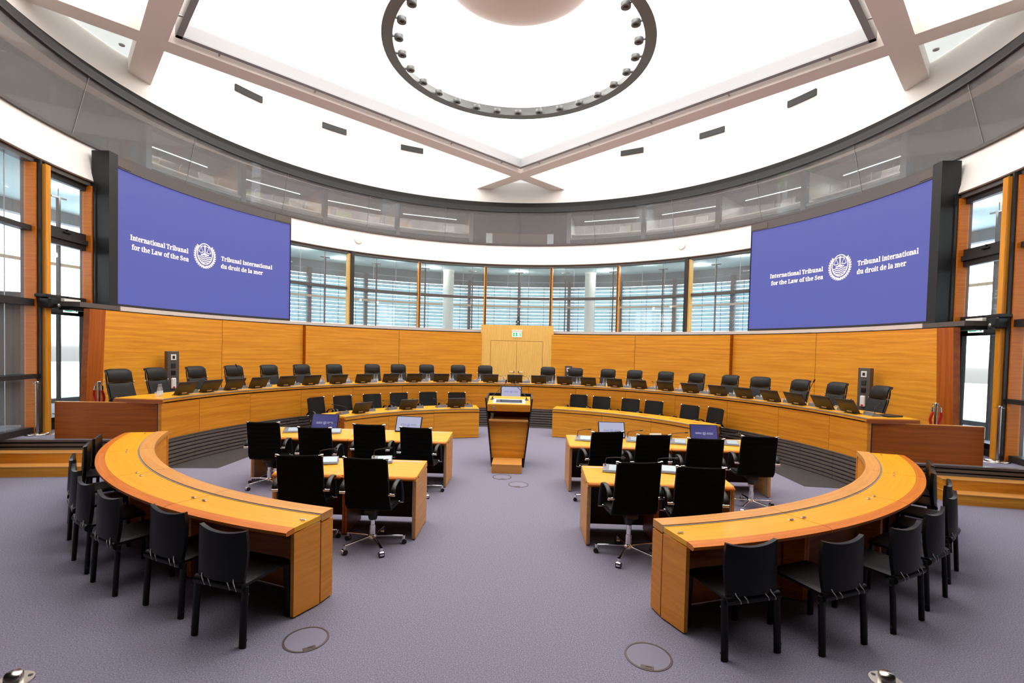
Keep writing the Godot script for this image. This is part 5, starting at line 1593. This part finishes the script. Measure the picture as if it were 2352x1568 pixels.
# ------------------------------------------------------------------ pillars, barrier posts, floor boxes
func build_small() -> void:
	var pl := [[-84.6, "left end of the wood wall", 7.7], [84.6, "right end of the wood wall", 7.7], [14.3, "wood wall just right of the oak double door", 7.6]]
	for k in 3:
		var p: float = pl[k][0]
		var t := thing("service_pillar", "slim dark grey pillar with switches and a handset against the %s" % pl[k][1], "pillar", pol(p, pl[k][2], D), deg_to_rad(-p + (25.0 if p > 80 else -25.0 if p < -80 else 0.0)))
		var h := 1.49 if absf(p) > 80 else 1.17
		part("post", mb().box(Vector3(-0.12, 0, -0.08), Vector3(0.12, h, 0.06), 0.006), M.pillar, t)
		part("thermostat", mb().box(Vector3(-0.055, h - 0.2, 0.06), Vector3(0.055, h - 0.07, 0.075), 0.004).box(Vector3(-0.022, h - 0.165, 0.075), Vector3(0.022, h - 0.1, 0.078), 0.0), M.white_metal, t)
		part("dial", mb().box(Vector3(-0.025, h - 0.168, 0.077), Vector3(0.025, h - 0.1, 0.08), 0.002), M.frame, t)
		part("key_switch", mb().box(Vector3(-0.045, h - 0.37, 0.06), Vector3(0.045, h - 0.27, 0.075), 0.004), M.frame, t)
		part("key_switch", mb().box(Vector3(-0.045, h - 0.53, 0.06), Vector3(0.045, h - 0.43, 0.075), 0.004), M.plastic, t)
		part("handset", mb().box(Vector3(-0.05, h - 0.84, 0.06), Vector3(0.05, h - 0.6, 0.1), 0.015), M.white_metal, t)
		part("alarm_button", mb().lathe([Vector2(0.0, 0.012), Vector2(0.022, 0.01), Vector2(0.026, 0)], 14, Transform3D(Basis(Vector3.RIGHT, PI / 2), Vector3(0, h - 0.81, 0.1))), M.red, t)
	var post := func(label: String, at: Vector3, yaw: float) -> Node3D:
		var t := thing("barrier_post", label, "barrier post", at, yaw, "brushed steel barrier posts")
		part("foot", mb().lathe([Vector2(0, 0), Vector2(0.165, 0.0), Vector2(0.165, 0.014), Vector2(0.15, 0.026), Vector2(0.03, 0.034)], 32), M.steel, t)
		part("tube", mb().cyl(Vector3(0, 0.03, 0), Vector3(0, 0.92, 0), 0.024, 18), M.steel, t)
		var pts := []
		for j in 33: pts.append(Vector2(0.058 * cos(TAU * j / 32.0), 0.058 * sin(TAU * j / 32.0)))
		var col := part("collar", mb().lathe([Vector2(0.024, 0.914), Vector2(0.06, 0.914), Vector2(0.06, 0.922), Vector2(0.024, 0.922)], 32), M.steel, t)
		for j in 4:
			var a := TAU * j / 4.0 + 0.5
			part("rope_hole", mb().lathe([Vector2(0.008, 0.922), Vector2(0.008, 0.9225), Vector2(0, 0.9225)], 12, Transform3D(Basis.IDENTITY, Vector3(0.046 * sin(a), 0.0004, 0.046 * cos(a)))), M.plastic, col)
		part("cap", mb().lathe([Vector2(0.029, 0.92), Vector2(0.029, 0.944), Vector2(0.024, 0.953), Vector2(0, 0.957)], 24), M.steel, t)
		return t
	post.call("brushed steel barrier post on the dais by the left glass door", Vector3(-8.35, D, 1.66), 0.0)
	post.call("brushed steel barrier post on the dais by the right glass door", Vector3(8.33, D, 1.57), 0.0)
	for s in [-1.0, 1.0]:
		var at := Vector3(s * 7.5, D, 1.35 if s < 0 else 1.3)
		var t: Node3D = post.call("barrier post with two red hanging ropes behind the %s wing of the bench" % ("left" if s < 0 else "right"), at, 0.0)
		for e in [-1.0, 1.0]:
			var rp := thing("red_rope", "red twisted barrier rope hanging down the %s side of the post behind the %s wing" % [["left", "right"][int(e > 0)], "left" if s < 0 else "right"], "rope", at)
			var pts := []
			for j in 12: pts.append(Vector3(e * (0.07 + 0.018 * sin(j * 1.1)), 0.79 - 0.066 * j, 0.02 * cos(j * 1.1)))
			part("strand", mb().tube(pts, 0.022, 10), M.red, rp)
			part("end_sleeve", mb().cyl(Vector3(e * 0.07, 0.78, 0.01), Vector3(e * 0.064, 0.87, 0.005), 0.02, 12).tube([Vector3(e * 0.062, 0.87, 0), Vector3(e * 0.05, 0.91, 0.012), Vector3(e * 0.045, 0.918, 0.0), Vector3(e * 0.055, 0.9, -0.012)], 0.006, 6), M.chrome, rp)
	post.call("barrier post cut by the bottom left corner of the picture, seen from above", Vector3(-1.662, 0, 8.25), 0.35)
	post.call("barrier post at the bottom edge of the picture on the right, seen from above", Vector3(1.74, 0, 8.035), 0.1)
	# round floor boxes
	for q in [[-1.342, 6.445, 0.165, 0.6, "in front of the left curved table"], [1.211, 6.48, 0.17, -0.3, "in front of the right curved table"], [-0.072, 1.63, 0.165, 0.1, "behind the lectern step, left one"], [0.217, 2.064, 0.168, -0.1, "behind the lectern step, right one"]]:
		var t := thing("floor_box", "round floor socket lid with dark rim %s" % q[4], "floor box", Vector3(q[0], 0.0, q[1]), q[3])
		var r: float = q[2]
		part("rim", mb().lathe([Vector2(r - 0.014, 0.0), Vector2(r - 0.014, 0.004), Vector2(r, 0.004), Vector2(r + 0.001, 0.0)], 48), M.pillar, t)
		part("lid", mb().lathe([Vector2(r - 0.016, 0.0), Vector2(r - 0.016, 0.0025), Vector2(0, 0.0025)], 40), M.carpet_plain, t)
		part("cable_outlet", mb().box(Vector3(-0.045, 0.0, r - 0.055), Vector3(0.045, 0.006, r - 0.012), 0.002), M.pillar, t)
		part("outlet_slot", mb().box(Vector3(-0.012, 0.006, r - 0.043), Vector3(0.03, 0.0068, r - 0.035), 0.0), M.plastic, t)
	for s in [-1.0, 1.0]:
		var t := thing("floor_disc", "flat bright steel floor disc on the dais by the %s door" % ("left" if s < 0 else "right"), "floor disc", Vector3(s * 8.18, D, 1.55))
		part("plate", mb().lathe([Vector2(0.15, 0.0), Vector2(0.15, 0.004), Vector2(0.0, 0.005)], 32), M.steel, t)
